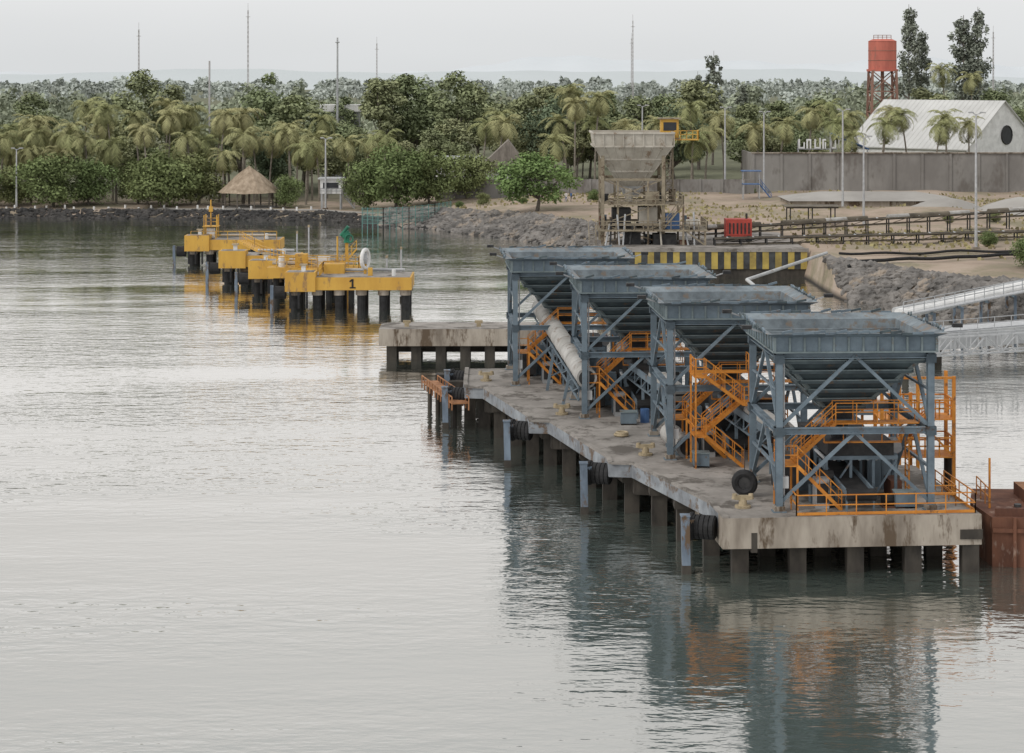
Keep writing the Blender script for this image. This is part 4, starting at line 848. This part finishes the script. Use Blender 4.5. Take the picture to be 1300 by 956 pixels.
def lamp(x,y,zt,arm=1.0,cam=False):
    f=MB(); z0=hz(x,y); f.cyl((x,y,z0-.3),(x,y,zt),.2,'galv',.11,n=8); f.bx(x-.4,x+.4,y-.4,y+.4,z0-.3,z0+.25,'conc_side')
    f.beam((x,y,zt-.1),(x+arm,y,zt+.15),.1,'galv'); f.beam((x,y,zt-.1),(x-arm*.6,y,zt+.15),.1,'galv'); f.bx(x+arm-.2,x+arm+.5,y-.2,y+.2,zt+.1,zt+.28,'offwhite'); f.bx(x-arm*.6-.5,x-arm*.6+.1,y-.2,y+.2,zt+.1,zt+.28,'offwhite')
    f.build('street_lamp')
for x,y,zt in((58,256,20.6),(52,322,19.9),(51,297,16.4),(38.9,374,19.4),(46,374,18.6),(24.5,385,19.6),(-33.5,368,14),(-90,372,12)): lamp(x,y,zt,.7)
def rmast(x,y,zt,w=.7,k='mast',t_=.16):
    f=MB(); f.lattice((x,y,3),(x,y,zt),w,k,t_,n=24,taper=.5); f.cyl((x,y,zt),(x,y,zt+3),.08,k,n=6)
    f.beam((x-1,y,zt-3),(x+1,y,zt-3),.2,k); f.build('radio_mast')
f=MB(); f.cyl((-37.5,440,3),(-37.5,440,33.5),.28,'galv',.18,n=8); f.torus((-37.5,440,32.5),(0,0,1),.4,.12,'galv',12,5); f.build('lighting_mast')
f=MB(); f.cyl((-65,440,3),(-65,440,28.5),.2,'mast',n=6); f.build('lighting_mast')
rmast(-116,900,54); rmast(-164,900,45.5); rmast(-66,1000,41,.7); rmast(59,1000,52,.7); rmast(70,1200,47); rmast(235,1000,46.5)
def person(x,y,z,rz,shirt,pants):
    me=bpy.data.meshes.new('dock_worker')
    J=[(0,0,.95),(0,0,1.2),(0,0,1.43),(0,0,1.52),(0,0.02,1.66),(.1,0,.9),(.12,-.06,.5),(.12,.02,.06),(.13,-.14,.03),(-.1,0,.9),(-.12,.1,.5),(-.13,.2,.08),(-.13,.06,.03),(.2,0,1.42),(.25,.03,1.14),(.24,-.1,.9),(.24,-.15,.82),(-.2,0,1.42),(-.26,.02,1.14),(-.25,-.06,.88),(-.25,-.09,.8)]
    E=[(0,1),(1,2),(2,3),(3,4),(0,5),(5,6),(6,7),(7,8),(0,9),(9,10),(10,11),(11,12),(2,13),(13,14),(14,15),(15,16),(2,17),(17,18),(18,19),(19,20)]
    Rr=[.15,.15,.15,.06,.11,.10,.07,.05,.045,.10,.07,.05,.045,.07,.05,.038,.04,.07,.05,.038,.04]
    me.from_pydata(J,E,[]); o=bpy.data.objects.new('dock_worker',me); scene.collection.objects.link(o); o.location=(x,y,z); o.rotation_euler[2]=rz
    sk=o.modifiers.new('Skin','SKIN'); 
    for i,r in enumerate(Rr): me.skin_vertices[0].data[i].radius=(r,r*.8)
    me.skin_vertices[0].data[0].use_root=True
    o.modifiers.new('Sub','SUBSURF').levels=1
    dg=bpy.context.evaluated_depsgraph_get(); nm=bpy.data.meshes.new_from_object(o.evaluated_get(dg)); o.modifiers.clear(); o.data=nm
    nm.materials.clear()
    for k in('skin',shirt,pants,'dark'): nm.materials.append(M[k])
    for p_ in nm.polygons:
        c=p_.center; p_.material_index=3 if c.z<.1 or c.z>1.7 else 2 if c.z<.95 and abs(c.x)<.21 else 1 if 0.95<=c.z<1.49 and not(abs(c.x)>.2 and c.z<1.1) else 0
try:
    for (x,y,rz,s_,p_) in ((9.3,352,.4,'white','blue'),(10.2,353,2.2,'blue','dark')):
        person(x,y,hz(x,y),rz,s_,p_)
except Exception as e: print('person failed',e)

# ------------------------------------------------------------------ world, sun, camera
w=bpy.data.worlds.new('World'); scene.world=w; w.use_nodes=True; nt=w.node_tree; N=nt.nodes; L=nt.links
bg=N['Background']; bg.inputs['Strength'].default_value=0.1
sky=N.new('ShaderNodeTexSky'); sky.sky_type='NISHITA'; sky.sun_disc=False; sky.sun_elevation=math.radians(42); sky.sun_rotation=math.radians(-125); sky.dust_density=4; sky.air_density=1.0
hs=N.new('ShaderNodeHueSaturation'); hs.inputs['Saturation'].default_value=0.35; L.new(sky.outputs[0],hs.inputs['Color'])
tc=N.new('ShaderNodeTexCoord'); sp=N.new('ShaderNodeSeparateXYZ'); L.new(tc.outputs['Generated'],sp.inputs[0])
rp=N.new('ShaderNodeValToRGB'); e=rp.color_ramp.elements; e[0].position=0.0; e[0].color=(0.79,0.81,0.82,1); e[1].position=0.5; e[1].color=(1.0,1.0,1.0,1)
m_=e.new(0.04); m_.color=(0.89,0.90,0.905,1); m_=e.new(.22); m_.color=(.925,.905,.885,1)
L.new(sp.outputs['Z'],rp.inputs[0])
cn=N.new('ShaderNodeTexNoise'); cn.inputs['Scale'].default_value=2.2; cn.inputs['Detail'].default_value=3
mp=N.new('ShaderNodeMapping'); mp.inputs['Scale'].default_value=(1,1,4); L.new(tc.outputs['Generated'],mp.inputs[0]); L.new(mp.outputs[0],cn.inputs['Vector'])
cm=N.new('ShaderNodeMapRange'); cm.inputs[1].default_value=.3; cm.inputs[2].default_value=.7; cm.inputs[3].default_value=9.3; cm.inputs[4].default_value=10.6; L.new(cn.outputs['Fac'],cm.inputs[0])
vm=N.new('ShaderNodeVectorMath'); vm.operation='SCALE'; L.new(rp.outputs[0],vm.inputs[0]); L.new(cm.outputs[0],vm.inputs['Scale'])
mx=N.new('ShaderNodeMix'); mx.data_type='RGBA'; mx.inputs[0].default_value=0.90; L.new(hs.outputs[0],mx.inputs[6]); L.new(vm.outputs[0],mx.inputs[7]); L.new(mx.outputs[2],bg.inputs['Color'])
sd=bpy.data.lights.new('sun','SUN'); sd.energy=1.1; sd.angle=math.radians(16); sd.color=(1,.955,.90)
so=bpy.data.objects.new('sun',sd); scene.collection.objects.link(so)
az=math.radians(-125); el=math.radians(42); dirv=V((math.sin(az)*math.cos(el),math.cos(az)*math.cos(el),math.sin(el))); so.rotation_euler=dirv.to_track_quat('Z','Y').to_euler()
cd=bpy.data.cameras.new('camera'); cd.lens=72; cd.sensor_width=36; cd.shift_y=-383/1300; cd.clip_end=20000; cd.clip_start=1
co=bpy.data.objects.new('camera',cd); co.location=(0,0,25.5); co.rotation_euler=(math.radians(90),0,0); scene.collection.objects.link(co); scene.camera=co
scene.view_settings.view_transform='Standard'; scene.view_settings.look='None'; scene.view_settings.exposure=0
